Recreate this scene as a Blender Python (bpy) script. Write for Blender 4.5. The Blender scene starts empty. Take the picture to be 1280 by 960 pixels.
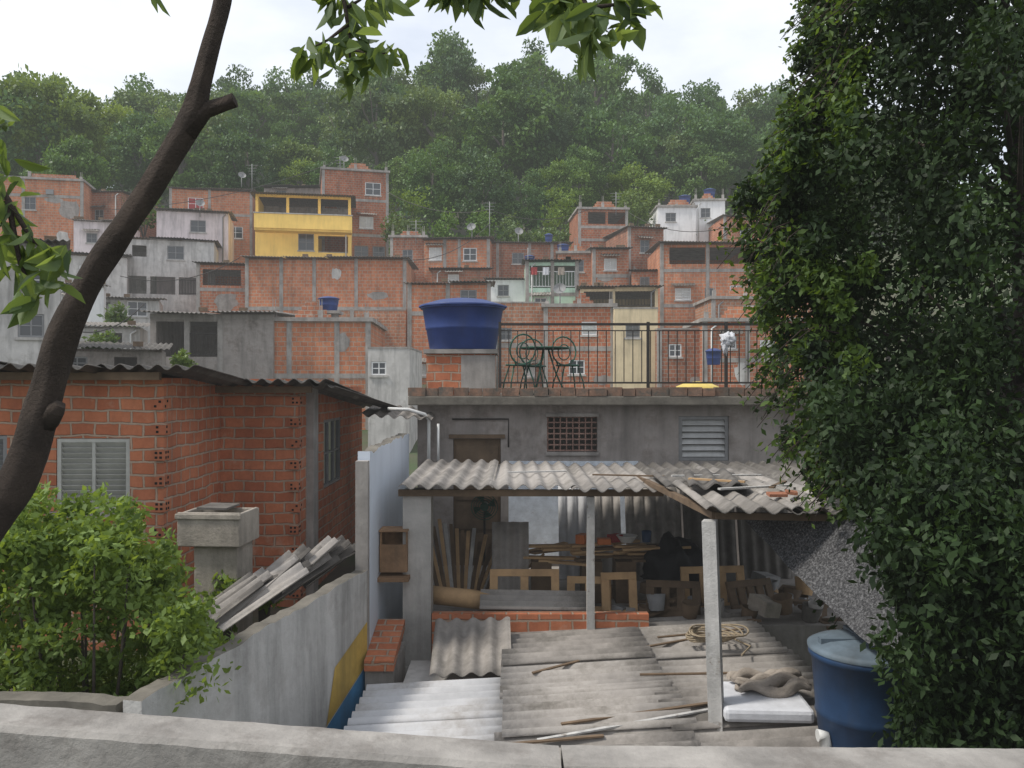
import bpy, math, random, numpy as np
from mathutils import Vector, Matrix, Euler, noise
R=random.Random(7); NR=np.random.default_rng(5)
F=1050.0
sc=bpy.context.scene
COL=sc.collection
rad=math.radians
# surveyed site coordinates: origin at eye height, x right, y into the valley, z up
def S(u,v,d): return Vector(((u-640)/F*d,d,(480-v)/F*d))
def ter(x,y):
    b=float(np.interp(y,[-60,13,20,35,50,62,75,90,110,125,170,600],[-5.5,-5.3,-3.6,-1.6,2.5,8,12.5,18,24,24,14,10]))
    k=min(1,max(0,(y-72)/38)); k=k*k*(3-2*k)
    b+=6.8*math.exp(-((x+6)/38)**2)*k
    if y>15: b+=0.5*noise.noise(Vector((x*.08,y*.08,0)))
    return b
# ------------------------------------------------------------ materials
ALLM=[]
def nt(name):
    m=bpy.data.materials.new(name); m.use_nodes=True; ALLM.append(m)
    t=m.node_tree; n=t.nodes; l=t.links; return m,t,n,l,n['Principled BSDF']
def setin(node,key,val):
    if key in node.inputs: node.inputs[key].default_value=val
def c4(c,k=1): return (min(1,c[0]*k),min(1,c[1]*k),min(1,c[2]*k),1)
def noi(n,l,vec,scale,detail=5,rough=.6):
    x=n.new('ShaderNodeTexNoise'); x.inputs['Scale'].default_value=scale; x.inputs['Detail'].default_value=detail; x.inputs['Roughness'].default_value=rough
    l.new(vec,x.inputs['Vector']); return x.outputs['Fac']
def ramp(n,l,f,a,b,ca=(0,0,0,1),cb=(1,1,1,1)):
    r=n.new('ShaderNodeValToRGB'); r.color_ramp.elements[0].position=a; r.color_ramp.elements[1].position=b
    r.color_ramp.elements[0].color=ca; r.color_ramp.elements[1].color=cb; l.new(f,r.inputs['Fac']); return r.outputs['Color']
def mix(n,l,f,a,b,mode='MIX'):
    x=n.new('ShaderNodeMix'); x.data_type='RGBA'; x.blend_type=mode
    if isinstance(f,(int,float)): x.inputs[0].default_value=f
    else: l.new(f,x.inputs[0])
    for i,v in((6,a),(7,b)):
        if isinstance(v,tuple): x.inputs[i].default_value=v
        else: l.new(v,x.inputs[i])
    return x.outputs[2]
def bump(n,l,b,h,st,dist=.02):
    x=n.new('ShaderNodeBump'); x.inputs['Strength'].default_value=st; x.inputs['Distance'].default_value=dist
    l.new(h,x.inputs['Height']); l.new(x.outputs['Normal'],b.inputs['Normal'])
def stain(n,l,vec,col,amt,dark=(.05,.048,.042,1),sc_=1.3):
    mp=n.new('ShaderNodeMapping'); mp.inputs['Scale'].default_value=(2.2,2.2,.35); l.new(vec,mp.inputs['Vector'])
    f=ramp(n,l,noi(n,l,mp.outputs['Vector'],sc_,7,.65),.46,.72)
    g=n.new('ShaderNodeMath'); g.operation='MULTIPLY'; g.inputs[1].default_value=amt; l.new(f,g.inputs[0])
    return mix(n,l,g.outputs[0],col,dark)
def M(name,col,rough=.85,var=.35,ns=2.5,st=.0,bp=.25,metal=0,col2=None,patch=(.5,.56),spec=.3):
    m,t,n,l,b=nt(name)
    tc=n.new('ShaderNodeTexCoord').outputs['Object']
    c=ramp(n,l,noi(n,l,tc,ns,8,.65),.3,.72,c4(col,1-var),c4(col,1+var*.5))
    if col2:
        f=ramp(n,l,noi(n,l,tc,ns*.8+.3,8,.7),patch[0],patch[1]); c=mix(n,l,f,c,c4(col2))
    if st: c=stain(n,l,tc,c,st)
    l.new(c,b.inputs['Base Color'])
    b.inputs['Roughness'].default_value=rough; b.inputs['Metallic'].default_value=metal; setin(b,'Specular IOR Level',spec)
    if bp: bump(n,l,b,noi(n,l,tc,ns*9,6,.7),bp)
    return m
def BR(name,c1,c2,mortar,bw=.3,rh=.2,ms=.014,st=.4,bp=.5,patchy=.55,wav=.055):
    m,t,n,l,b=nt(name)
    tn=n.new('ShaderNodeTexCoord'); uv=tn.outputs['UV']; tc=tn.outputs['Object']
    # slight hand-laid waviness
    ad=n.new('ShaderNodeVectorMath'); ad.operation='MULTIPLY_ADD'
    nx=n.new('ShaderNodeTexNoise'); nx.inputs['Scale'].default_value=2.6; nx.inputs['Detail'].default_value=6; nx.inputs['Roughness'].default_value=.6; l.new(uv,nx.inputs['Vector'])
    l.new(nx.outputs['Color'],ad.inputs[0]); ad.inputs[1].default_value=(wav,wav,0); l.new(uv,ad.inputs[2])
    br=n.new('ShaderNodeTexBrick'); l.new(ad.outputs[0],br.inputs['Vector'])
    br.inputs['Scale'].default_value=1; br.inputs['Brick Width'].default_value=bw; br.inputs['Row Height'].default_value=rh
    br.inputs['Mortar Size'].default_value=ms; br.inputs['Mortar Smooth'].default_value=.35; br.inputs['Bias'].default_value=-.1
    br.inputs['Color1'].default_value=c4(c1); br.inputs['Color2'].default_value=c4(c2); br.inputs['Mortar'].default_value=c4(mortar)
    v=ramp(n,l,noi(n,l,tc,.9,8,.7),.3,.7,(.60,.56,.54,1),(1.0,1.0,1.0,1))
    c=mix(n,l,1.0,br.outputs['Color'],v,'MULTIPLY')
    # fine grain per brick face
    v2=ramp(n,l,noi(n,l,tc,14,6,.75),.3,.7,(.78,.76,.75,1),(1.0,1.0,1.0,1)); c=mix(n,l,1.0,c,v2,'MULTIPLY')
    f=ramp(n,l,noi(n,l,tc,2.3,8,.75),.58,.68); g=n.new('ShaderNodeMath'); g.operation='MULTIPLY'; g.inputs[1].default_value=patchy; l.new(f,g.inputs[0])
    c=mix(n,l,g.outputs[0],c,c4(mortar,.9))
    c=stain(n,l,tc,c,st)
    l.new(c,b.inputs['Base Color']); b.inputs['Roughness'].default_value=.9; setin(b,'Specular IOR Level',.2)
    iv=n.new('ShaderNodeMath'); iv.operation='SUBTRACT'; iv.inputs[0].default_value=1; l.new(br.outputs['Fac'],iv.inputs[1])
    bump(n,l,b,iv.outputs[0],bp,.02)
    return m
def LEAF(name,dark,light,trans=.35,rough=.5,vary=0):
    m,t,n,l,b=nt(name)
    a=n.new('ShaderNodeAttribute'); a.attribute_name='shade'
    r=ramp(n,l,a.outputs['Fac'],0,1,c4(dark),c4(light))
    if vary:
        oi=n.new('ShaderNodeObjectInfo'); q=n.new('ShaderNodeValToRGB'); cr=q.color_ramp
        cr.elements[0].position=0; cr.elements[0].color=(.62,.66,.66,1); cr.elements[1].position=1; cr.elements[1].color=(1.0,1.0,.8,1)
        e2=cr.elements.new(.35); e2.color=(.9,.95,1.0,1); e3=cr.elements.new(.7); e3.color=(.75,.84,.62,1)
        l.new(oi.outputs['Random'],q.inputs['Fac']); r=mix(n,l,1.0,r,q.outputs['Color'],'MULTIPLY')
        hs=n.new('ShaderNodeHueSaturation'); hs.inputs['Value'].default_value=1.3; hs.inputs['Saturation'].default_value=1.05; l.new(r,hs.inputs['Color']); r=hs.outputs['Color']
    l.new(r,b.inputs['Base Color'])
    b.inputs['Roughness'].default_value=rough; setin(b,'Specular IOR Level',.3)
    tr=n.new('ShaderNodeBsdfTranslucent'); tm=mix(n,l,1.0,r,(1.5,1.35,.5,1),'MULTIPLY'); l.new(tm,tr.inputs['Color'])
    mx=n.new('ShaderNodeMixShader'); mx.inputs[0].default_value=trans
    l.new(b.outputs[0],mx.inputs[1]); l.new(tr.outputs[0],mx.inputs[2]); l.new(mx.outputs[0],n['Material Output'].inputs['Surface'])
    return m
brN=BR('brick_near',(.66,.25,.13),(.50,.17,.09),(.54,.41,.31),.235,.125,.013,.3,.9,.35,.07)
brV=[BR('brick_orange',(.62,.235,.125),(.50,.17,.09),(.52,.42,.33),.26,.17,.018,.45),
 BR('brick_salmon',(.63,.265,.15),(.51,.19,.105),(.52,.43,.35),.26,.17,.018,.55,patchy=.7),
 BR('brick_rust',(.52,.185,.095),(.41,.13,.065),(.42,.33,.26),.26,.17,.018,.6),
 BR('brick_light_orange',(.68,.28,.145),(.57,.215,.115),(.52,.42,.33),.3,.19,.018,.42)]
brA=brV[0]
brB=BR('brick_brown',(.47,.195,.115),(.36,.14,.08),(.40,.32,.26),.26,.17,.02,.65,patchy=.75)
brC=BR('brick_pale',(.58,.285,.17),(.47,.21,.12),(.50,.42,.34),.26,.17,.022,.5,patchy=.8)
con=M('concrete',(.34,.315,.29),.9,.4,2,.5)
conL=M('concrete_light',(.46,.44,.41),.9,.3,3,.5)
conD=M('concrete_mossy',(.17,.155,.13),.95,.5,3,.5)
plG=M('plaster_grey',(.34,.305,.28),.9,.35,1.4,.55,col2=(.22,.19,.17),patch=(.5,.62))
plP=M('plaster_pale',(.52,.50,.475),.9,.3,1.2,.6,col2=(.36,.34,.31),patch=(.55,.66))
plBox=M('plaster_box_brown',(.36,.32,.27),.9,.35,4,.5,.5)
plW=M('paint_white',(.74,.73,.72),.8,.15,1,.35)
plK=M('paint_pinkish_white',(.66,.58,.58),.85,.2,1,.5)
plY=M('paint_yellow',(.92,.62,.17),.8,.12,1,.2)
plB=M('paint_beige',(.66,.54,.35),.85,.2,1,.4)
plGr=M('paint_green',(.48,.66,.52),.85,.2,1,.35)
wallW=M('wall_whitewash_peeling',(.54,.53,.51),.9,.22,1.6,.55,.5,col2=(.36,.34,.32),patch=(.50,.72))
wallBl=M('wall_pale_blue',(.58,.63,.70),.85,.12,.5,.12,.1)
rough_w=M('whitewash_rough',(.72,.77,.83),.9,.25,8,.15,.8,col2=(.34,.33,.33),patch=(.6,.7))
cor=M('fibre_cement',(.30,.275,.25),.92,.5,2.2,.0,.4,col2=(.13,.12,.105),patch=(.48,.7))
corL=M('fibre_cement_light',(.54,.54,.55),.85,.3,1.5,.0,.2,col2=(.29,.27,.25),patch=(.48,.68))
corD=M('fibre_cement_dark',(.14,.128,.115),.95,.5,3,0,.3,col2=(.24,.225,.2),patch=(.55,.7))
corM=M('fibre_cement_warm',(.40,.37,.34),.92,.45,1.6,0,.4,col2=(.17,.155,.135),patch=(.47,.66))
wood=M('wood_raw',(.52,.34,.18),.8,.35,3,.25)
woodD=M('wood_dark',(.16,.11,.07),.85,.4,4,.3)
woodW=M('wood_white_paint_worn',(.50,.49,.47),.8,.3,5,.55,.35,col2=(.2,.17,.14),patch=(.58,.66))
railm=M('rail_weathered',(.33,.31,.285),.85,.4,6,.45,.35,col2=(.15,.135,.12),patch=(.52,.7))
bark=M('bark',(.070,.052,.041),.95,.5,9,.2,1.0)
barkP=M('bark_pale',(.12,.10,.08),.95,.4,5,.2,.6)
irn=M('iron_dark',(.05,.045,.042),.6,.3,10,0,.1,.3)
irnG=M('iron_green',(.035,.10,.07),.5,.3,10,0,.1,.2)
blue=M('plastic_blue',(.022,.050,.19),.5,.35,1.5,.25,.05,spec=.4)
blueF=M('plastic_blue_faded',(.020,.055,.13),.55,.45,2,.4,.05,spec=.35)
blueL=M('plastic_lid_pale',(.115,.15,.18),.65,.4,4,.6,.05)
white=M('metal_white',(.70,.70,.69),.6,.15,5,.25,.05)
shut=M('shutter_grey_white',(.44,.435,.40),.6,.2,5,.3,.05)
greyM=M('metal_grey',(.24,.24,.24),.6,.25,5,.2,.1)
greyS=M('metal_slat_bright',(.46,.46,.45),.55,.2,5,.3,.1)
pvc=M('pvc',(.62,.62,.60),.5,.15,3,.3,0)
glass=M('glass_dark',(.045,.05,.055),.12,.2,1,0,0,spec=.6)
black=M('void_dark',(.012,.011,.010),.9,.2,3,0,0)
red=M('cloth_red',(.33,.06,.06),.9,.2,5)
orangeP=M('plastic_orange',(.55,.17,.06),.6,.2,5,.1,.05)
clothG=M('cloth_grey_brown',(.37,.32,.27),.95,.3,6,0,.6)
clothW=M('cloth_white',(.60,.61,.64),.9,.2,3,.3,.2)
tarp=M('tarp_black',(.016,.016,.018),.6,.4,5,0,.4)
yel=M('yellow_plastic',(.62,.47,.12),.6,.2,3,.2,.05)
tile=M('clay_tile',(.40,.17,.10),.9,.35,6,.4,.5)
lattice=M('vent_block_clay',(.33,.205,.165),.9,.35,6,.4,.5)
rope=M('rope',(.36,.29,.20),.95,.3,20,0,.6)
paintY=M('painted_yellow_patch',(.55,.37,.09),.9,.35,2.5,.5)
paintB=M('painted_blue_patch',(.07,.24,.45),.9,.35,2.5,.4)
soil=M('soil',(.085,.07,.05),.98,.4,.5,0,.5,col2=(.045,.06,.025),patch=(.45,.6))
gmat=M('terrain_soil',(.09,.085,.055),.98,.4,.2,0,.4,col2=(.05,.075,.03),patch=(.4,.6))
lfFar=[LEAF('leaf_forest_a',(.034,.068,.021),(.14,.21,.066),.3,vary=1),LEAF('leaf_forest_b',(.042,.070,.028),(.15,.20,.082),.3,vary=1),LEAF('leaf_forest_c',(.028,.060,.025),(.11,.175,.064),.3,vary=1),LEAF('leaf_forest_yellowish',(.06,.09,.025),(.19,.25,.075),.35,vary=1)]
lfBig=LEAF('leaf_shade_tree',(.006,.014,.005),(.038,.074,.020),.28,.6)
lfEdge=LEAF('leaf_shade_tree_young',(.025,.05,.014),(.13,.21,.05),.45,.55)  # lighter copy of the crown leaf: sunlight on the left edge painted as colour
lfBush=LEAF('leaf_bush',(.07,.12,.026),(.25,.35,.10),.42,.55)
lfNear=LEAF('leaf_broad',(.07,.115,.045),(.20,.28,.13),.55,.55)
# ------------------------------------------------------------ mesh builder
class MB:
    def __init__(s): s.v=[];s.f=[];s.m=[];s.s=[]
    def face(s,pts,m=0,sm=False):
        i=len(s.v); s.v+=[tuple(p) for p in pts]; s.f.append(tuple(range(i,i+len(pts)))); s.m.append(m); s.s.append(sm)
    def box(s,x0,x1,y0,y1,z0,z1,m=0,T=None):
        c=[Vector((x,y,z)) for z in(z0,z1) for y in(y0,y1) for x in(x0,x1)]
        if T is not None: c=[T@p for p in c]
        i=len(s.v); s.v+=[tuple(p) for p in c]
        for q in((0,2,3,1),(4,5,7,6),(0,1,5,4),(2,6,7,3),(0,4,6,2),(1,3,7,5)):
            s.f.append(tuple(i+k for k in q)); s.m.append(m); s.s.append(False)
    def bar(s,a,b,w,h=None,m=0):
        a=Vector(a);b=Vector(b);d=b-a;L=d.length;h=h or w
        T=Matrix.Translation(a)@d.to_track_quat('X','Z').to_matrix().to_4x4()
        s.box(0,L,-w/2,w/2,-h/2,h/2,m,T)
    def tube(s,pts,rs,n=8,m=0,cap=True,wob=0):
        pts=[Vector(p) for p in pts]
        if isinstance(rs,(int,float)): rs=[rs]*len(pts)
        i0=len(s.v); ref=None
        for k,p in enumerate(pts):
            d=(pts[min(k+1,len(pts)-1)]-pts[max(k-1,0)]).normalized()
            if ref is None: ref=d.orthogonal().normalized()
            ref=(ref-d*ref.dot(d)).normalized(); q=d.cross(ref)
            for j in range(n):
                a=2*math.pi*j/n; rr=rs[k]
                if wob: rr*=1+wob*noise.noise(Vector((math.cos(a)*1.5,math.sin(a)*1.5,0))+p*5)
                s.v.append(tuple(p+(ref*math.cos(a)+q*math.sin(a))*rr))
        for k in range(len(pts)-1):
            for j in range(n):
                a=i0+k*n+j;b=i0+k*n+(j+1)%n
                s.f.append((a,b,b+n,a+n)); s.m.append(m); s.s.append(True)
        if cap:
            s.f.append(tuple(i0+j for j in range(n))[::-1]); s.m.append(m); s.s.append(False)
            e=i0+(len(pts)-1)*n; s.f.append(tuple(e+j for j in range(n))); s.m.append(m); s.s.append(False)
    def lathe(s,prof,c=(0,0,0),n=28,m=0,rib=0,nr=0):
        i0=len(s.v)
        for r,z in prof:
            for j in range(n):
                a=2*math.pi*j/n; rr=r*(1+rib*math.cos(a*nr)) if rib else r
                s.v.append((c[0]+rr*math.cos(a),c[1]+rr*math.sin(a),c[2]+z))
        for k in range(len(prof)-1):
            for j in range(n):
                a=i0+k*n+j;b=i0+k*n+(j+1)%n
                s.f.append((a,b,b+n,a+n)); s.m.append(m); s.s.append(abs(prof[k][0]-prof[k+1][0])<abs(prof[k][1]-prof[k+1][1])*3)
        e=i0+(len(prof)-1)*n; s.f.append(tuple(e+j for j in range(n))); s.m.append(m); s.s.append(False)
    def corr(s,o,U,W,pitch=.177,amp=.026,k=8,m=0,nu=3,sag=0,th=.008):
        o=Vector(o);U=Vector(U);W=Vector(W);N=U.cross(W).normalized()
        if N.z<0: N=-N
        nw=max(4,int(W.length/pitch*k)); i0=len(s.v)
        for lay in(0,1):
            for a in range(nu+1):
                for b in range(nw+1):
                    t=b/nw*W.length
                    h=amp*math.sin(2*math.pi*t/pitch)-(th if lay else 0)-sag*4*(a/nu)*(1-a/nu)
                    s.v.append(tuple(o+U*(a/nu)+W*(b/nw)+N*h))
        st=nw+1; L=(nu+1)*st
        for a in range(nu):
            for b in range(nw):
                p=i0+a*st+b
                s.f.append((p,p+1,p+1+st,p+st)); s.f.append((p+L,p+st+L,p+1+st+L,p+1+L)); s.m+=[m,m]; s.s+=[True,True]
        def strip(idx):
            for x,y in zip(idx[:-1],idx[1:]): s.f.append((x,y,y+L,x+L)); s.m.append(m); s.s.append(False)
        strip([i0+b for b in range(st)]); strip([i0+nu*st+b for b in range(st)])
        strip([i0+a*st for a in range(nu+1)]); strip([i0+a*st+nw for a in range(nu+1)])
    def panel(s,o,t,w,z0,z1,holes=(),th=.14,m=0):
        o=Vector((o[0],o[1],0));t=Vector((t[0],t[1],0)).normalized();n=Vector((t.y,-t.x,0))
        xs=sorted({0,w,*[h[0] for h in holes],*[h[1] for h in holes]}); zs=sorted({z0,z1,*[h[2] for h in holes],*[h[3] for h in holes]})
        P=lambda a,z,k=0:o+t*a-n*k+Vector((0,0,z))
        for a0,a1 in zip(xs[:-1],xs[1:]):
            for b0,b1 in zip(zs[:-1],zs[1:]):
                ca,cb=(a0+a1)/2,(b0+b1)/2
                if any(h[0]<ca<h[1] and h[2]<cb<h[3] for h in holes): continue
                s.face([P(a0,b0),P(a1,b0),P(a1,b1),P(a0,b1)],m)
        for h in holes:
            q=[(h[0],h[2]),(h[1],h[2]),(h[1],h[3]),(h[0],h[3])]
            for i in range(4):
                a,b=q[i],q[(i+1)%4]; s.face([P(*a),P(*b),P(*b,th),P(*a,th)],m)
    def blob(s,c,r,n=26,amp=.25,f=2.,seed=0,m=0,flat=True):
        i0=len(s.v);mm=n//2
        for i in range(mm+1):
            ph=math.pi*i/mm
            for j in range(n):
                th=2*math.pi*j/n; d=Vector((math.sin(ph)*math.cos(th),math.sin(ph)*math.sin(th),math.cos(ph)))
                k=1+amp*noise.noise(d*f+Vector((seed,seed*2,0)))+amp*.5*noise.noise(d*f*3+Vector((seed,0,seed)))
                z=d.z*r[2]*k
                if flat: z=max(z,-r[2]*.1)
                s.v.append((c[0]+d.x*r[0]*k,c[1]+d.y*r[1]*k,c[2]+z))
        for i in range(mm):
            for j in range(n):
                a=i0+i*n+j;b=i0+i*n+(j+1)%n; s.f.append((a,a+n,b+n,b)); s.m.append(m); s.s.append(True)
    def obj(s,name,mats,parent=None,label=None,loc=(0,0,0),rot=(0,0,0),bevel=0,**kw):
        me=bpy.data.meshes.new(name); me.from_pydata(s.v,[],s.f)
        for mt in (mats if isinstance(mats,(list,tuple)) else [mats]): me.materials.append(mt)
        me.polygons.foreach_set('material_index',s.m); me.polygons.foreach_set('use_smooth',s.s)
        me.update()
        uvl=me.uv_layers.new(name='UVMap'); dat=np.zeros(len(me.loops)*2,dtype=np.float32)
        V=s.v
        for p in me.polygons:
            nx,ny,nz=p.normal
            if abs(nz)>.7:
                for li in p.loop_indices:
                    v=V[me.loops[li].vertex_index]; dat[li*2]=v[0]; dat[li*2+1]=v[1]
            else:
                h=math.hypot(nx,ny) or 1; tx,ty=-ny/h,nx/h
                for li in p.loop_indices:
                    v=V[me.loops[li].vertex_index]; dat[li*2]=v[0]*tx+v[1]*ty; dat[li*2+1]=v[2]
        uvl.data.foreach_set('uv',dat)
        o=bpy.data.objects.new(name,me); COL.objects.link(o)
        o.location=loc;o.rotation_euler=rot
        if parent: o.parent=parent
        if label: o['label']=label
        for k,v in kw.items(): o[k]=v
        if bevel:
            b=o.modifiers.new('bevel','BEVEL'); b.width=bevel; b.segments=2; b.limit_method='ANGLE'
        return o
def thing(name,label,category,loc=(0,0,0),rz=0,**kw):
    e=bpy.data.objects.new(name,None); COL.objects.link(e); e.empty_display_size=.2
    e.location=loc; e.rotation_euler=(0,0,rz); e['label']=label; e['category']=category
    for k,v in kw.items(): e[k]=v
    return e
# ------------------------------------------------------------ leaves
def leafmesh(name,pos,size,mat,asp=.5,broad=False,shade=None,parent=None,dirs=None,mi=None,szf=None,**kw):
    pos=np.asarray(pos,dtype=float);N=len(pos)
    a=NR.normal(size=(N,3)) if dirs is None else np.asarray(dirs,dtype=float); a/=np.linalg.norm(a,axis=1)[:,None]
    r=NR.normal(size=(N,3)); b=np.cross(a,r); b/=np.linalg.norm(b,axis=1)[:,None]
    c=np.cross(a,b)
    s=(size*(.6+.7*NR.random(N)))[:,None]
    if szf is not None: s=s*np.asarray(szf)[:,None]
    if broad: T=[(0,0,0),(.18,.30,.06),(.45,.5,.1),(.75,.36,.05),(1,0,-.08),(.75,-.36,.05),(.45,-.5,.1),(.18,-.30,.06)]; fc=[(0,1,2,3,4),(0,4,5,6,7)]
    else: T=[(0,0,0),(.5,.5,0),(1,0,0),(.5,-.5,0)]; fc=[(0,1,2,3)]
    K=len(T)
    V=np.stack([pos+a*s*t[0]+b*s*asp*t[1]+c*s*t[2] for t in T],axis=1).reshape(-1,3)
    base=np.arange(N)*K
    faces=[tuple(int(x)+k for k in f) for x in base for f in fc]
    me=bpy.data.meshes.new(name); me.from_pydata(V.tolist(),[],faces)
    for q in (mat if isinstance(mat,list) else [mat]): me.materials.append(q)
    if shade is None: shade=NR.random(N)
    at=me.attributes.new('shade','FLOAT','FACE'); at.data.foreach_set('value',np.repeat(np.clip(shade,0,1),len(fc)).astype(np.float32))
    if mi is not None: me.polygons.foreach_set('material_index',np.repeat(mi,len(fc)).astype(np.int32))
    me.update()
    o=bpy.data.objects.new(name,me); COL.objects.link(o)
    if parent: o.parent=parent
    for k,v in kw.items(): o[k]=v
    return o
def clumps(cs,rs,n):
    P=[];Sx=[]
    for c,r in zip(cs,rs):
        d=NR.normal(size=(n,3)); d/=np.linalg.norm(d,axis=1)[:,None]
        k=NR.random(n)**.45; p=np.array(c)+d*(k[:,None]*np.array(r)); P.append(p)
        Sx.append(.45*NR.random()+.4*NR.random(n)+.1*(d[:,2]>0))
    return np.concatenate(P),np.concatenate(Sx)
# ------------------------------------------------------------ terrain and sky
mb=MB(); ys=list(np.concatenate([np.arange(-60,12,12),np.arange(12,130,2.5),np.arange(130,620,40)])); xs=list(np.arange(-260,261,6.5))
for y in ys:
    for x in xs: mb.v.append((x,float(y),ter(x,y)))
for j in range(len(ys)-1):
    for i in range(len(xs)-1):
        a=j*len(xs)+i; mb.f.append((a,a+1,a+1+len(xs),a+len(xs))); mb.m.append(0); mb.s.append(True)
mb.obj('ground',gmat,kind='structure',label='earth ground rising into a steep wooded hillside',category='ground')
w=bpy.data.worlds.new('World'); sc.world=w; w.use_nodes=True
n=w.node_tree.nodes;l=w.node_tree.links; bg=n['Background']; out=n['World Output']
sky=n.new('ShaderNodeTexSky'); sky.sky_type='NISHITA'; sky.sun_disc=False
SUN_EL=rad(54); sdir=Vector((-.72,-.20,0)).normalized()*math.cos(SUN_EL)+Vector((0,0,math.sin(SUN_EL)))
sky.sun_elevation=SUN_EL; sky.sun_rotation=math.atan2(sdir.x,sdir.y)
l.new(sky.outputs[0],bg.inputs['Color']); bg.inputs['Strength'].default_value=.15
b2=n.new('ShaderNodeBackground'); tc=n.new('ShaderNodeTexCoord')
mp=n.new('ShaderNodeMapping'); mp.inputs['Scale'].default_value=(1,1,2.6); l.new(tc.outputs['Generated'],mp.inputs['Vector'])
cl=ramp(n,l,noi(n,l,mp.outputs['Vector'],2.6,7,.55),.34,.64,(.62,.67,.76,1),(.90,.92,.96,1)); l.new(cl,b2.inputs['Color']); b2.inputs['Strength'].default_value=1.32
mx=n.new('ShaderNodeMixShader'); mx.inputs[0].default_value=.88
l.new(bg.outputs[0],mx.inputs[1]); l.new(b2.outputs[0],mx.inputs[2]); l.new(mx.outputs[0],out.inputs['Surface'])
sd=bpy.data.lights.new('sun','SUN'); sd.energy=3.3; sd.angle=rad(9); sd.color=(1,.95,.87)
so=bpy.data.objects.new('sun',sd); COL.objects.link(so); so.rotation_euler=sdir.to_track_quat('Z','Y').to_euler()
cd=bpy.data.cameras.new('camera'); cam=bpy.data.objects.new('camera',cd); COL.objects.link(cam); sc.camera=cam
cd.sensor_width=36; cd.lens=36*F/1280; cam.rotation_euler=(rad(90),0,0); cd.clip_start=.05; cd.clip_end=2000
sc.view_settings.view_transform='Standard'; sc.view_settings.look='None'; sc.view_settings.exposure=0
# ------------------------------------------------------------ forest
tv=[]
for k in range(7):
    mt=lfFar[(0,1,2,0,1,2,3)[k]]
    cs=[];rs=[]
    nc=34; hz=(3.4,3.0,3.8,2.8,3.2,4.4,3.1)[k]
    for i in range(nc):
        d=np.array([R.gauss(0,1),R.gauss(0,1),R.gauss(0,.8)]); d/=np.linalg.norm(d); q=R.uniform(.6,1)
        wd=3.2 if d[2]>0 else 2.9
        cs.append(np.array([0,0,5.6])+d*q*np.array([wd+.5*(k%2),wd,hz])); s_=R.uniform(.7,1.4); rs.append((s_*1.15,s_*1.15,s_*.62))
    P,sh=clumps(cs,rs,230)
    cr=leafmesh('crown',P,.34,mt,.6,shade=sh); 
    t=MB(); t.tube([(0,0,-1),(.1,0,2),(-.1,.1,4.5),(0,0,7)],[.2,.16,.12,.06],7,wob=.2)
    for i in range(5):
        a=R.uniform(0,6.28);z=R.uniform(2.6,5); t.tube([(0,0,z),(math.cos(a)*1.4,math.sin(a)*1.4,z+1.3),(math.cos(a)*2.3,math.sin(a)*2.3,z+3)],[.08,.05,.02],5)
    tr=t.obj('trunk',bark); tv.append((cr.data,tr.data)); 
    bpy.data.objects.remove(cr); bpy.data.objects.remove(tr)
nt_=0
y=73.5
while y<121:
    x=-82
    while x<82:
        xx=x+R.uniform(-2.4,2.4);yy=y+R.uniform(-2.4,2.4); x+=5.3 if y<100 else 6.2
        u=640+xx/yy*F
        if u<-60 or u>1160: continue
        if y<76 and not (485<u<725 or 960<u): continue
        k=R.choice([0,1,2,3,4,5,0,1,2,6]); s_=R.uniform(.7,1.2)
        if R.random()<.2: s_*=1.3
        if y<84: s_*=.85
        if R.random()<.3: k=5
        e=thing('forest_tree','leafy green tree standing in the hillside wood','tree',(xx,yy,ter(xx,yy)-.6),R.uniform(0,6.28),group='trees of the hillside wood'); e.scale=(s_*R.uniform(.9,1.15),s_*R.uniform(.9,1.1),s_*R.uniform(.95,1.35))
        for nm,me in(('crown',tv[k][0]),('trunk',tv[k][1])):
            o=bpy.data.objects.new(nm,me); COL.objects.link(o); o.parent=e
        nt_+=1
    y+=5.8
print('forest trees',nt_)
N=38000; X=NR.uniform(-75,75,N);Y=NR.uniform(69,118,N); Z=np.array([ter(a,b) for a,b in zip(X,Y)])+NR.random(N)**2*3
leafmesh('undergrowth',np.stack([X,Y,Z],1),.6,lfFar[2],.6,kind='stuff',label='dense green undergrowth covering the hillside wood floor',category='undergrowth')
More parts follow.
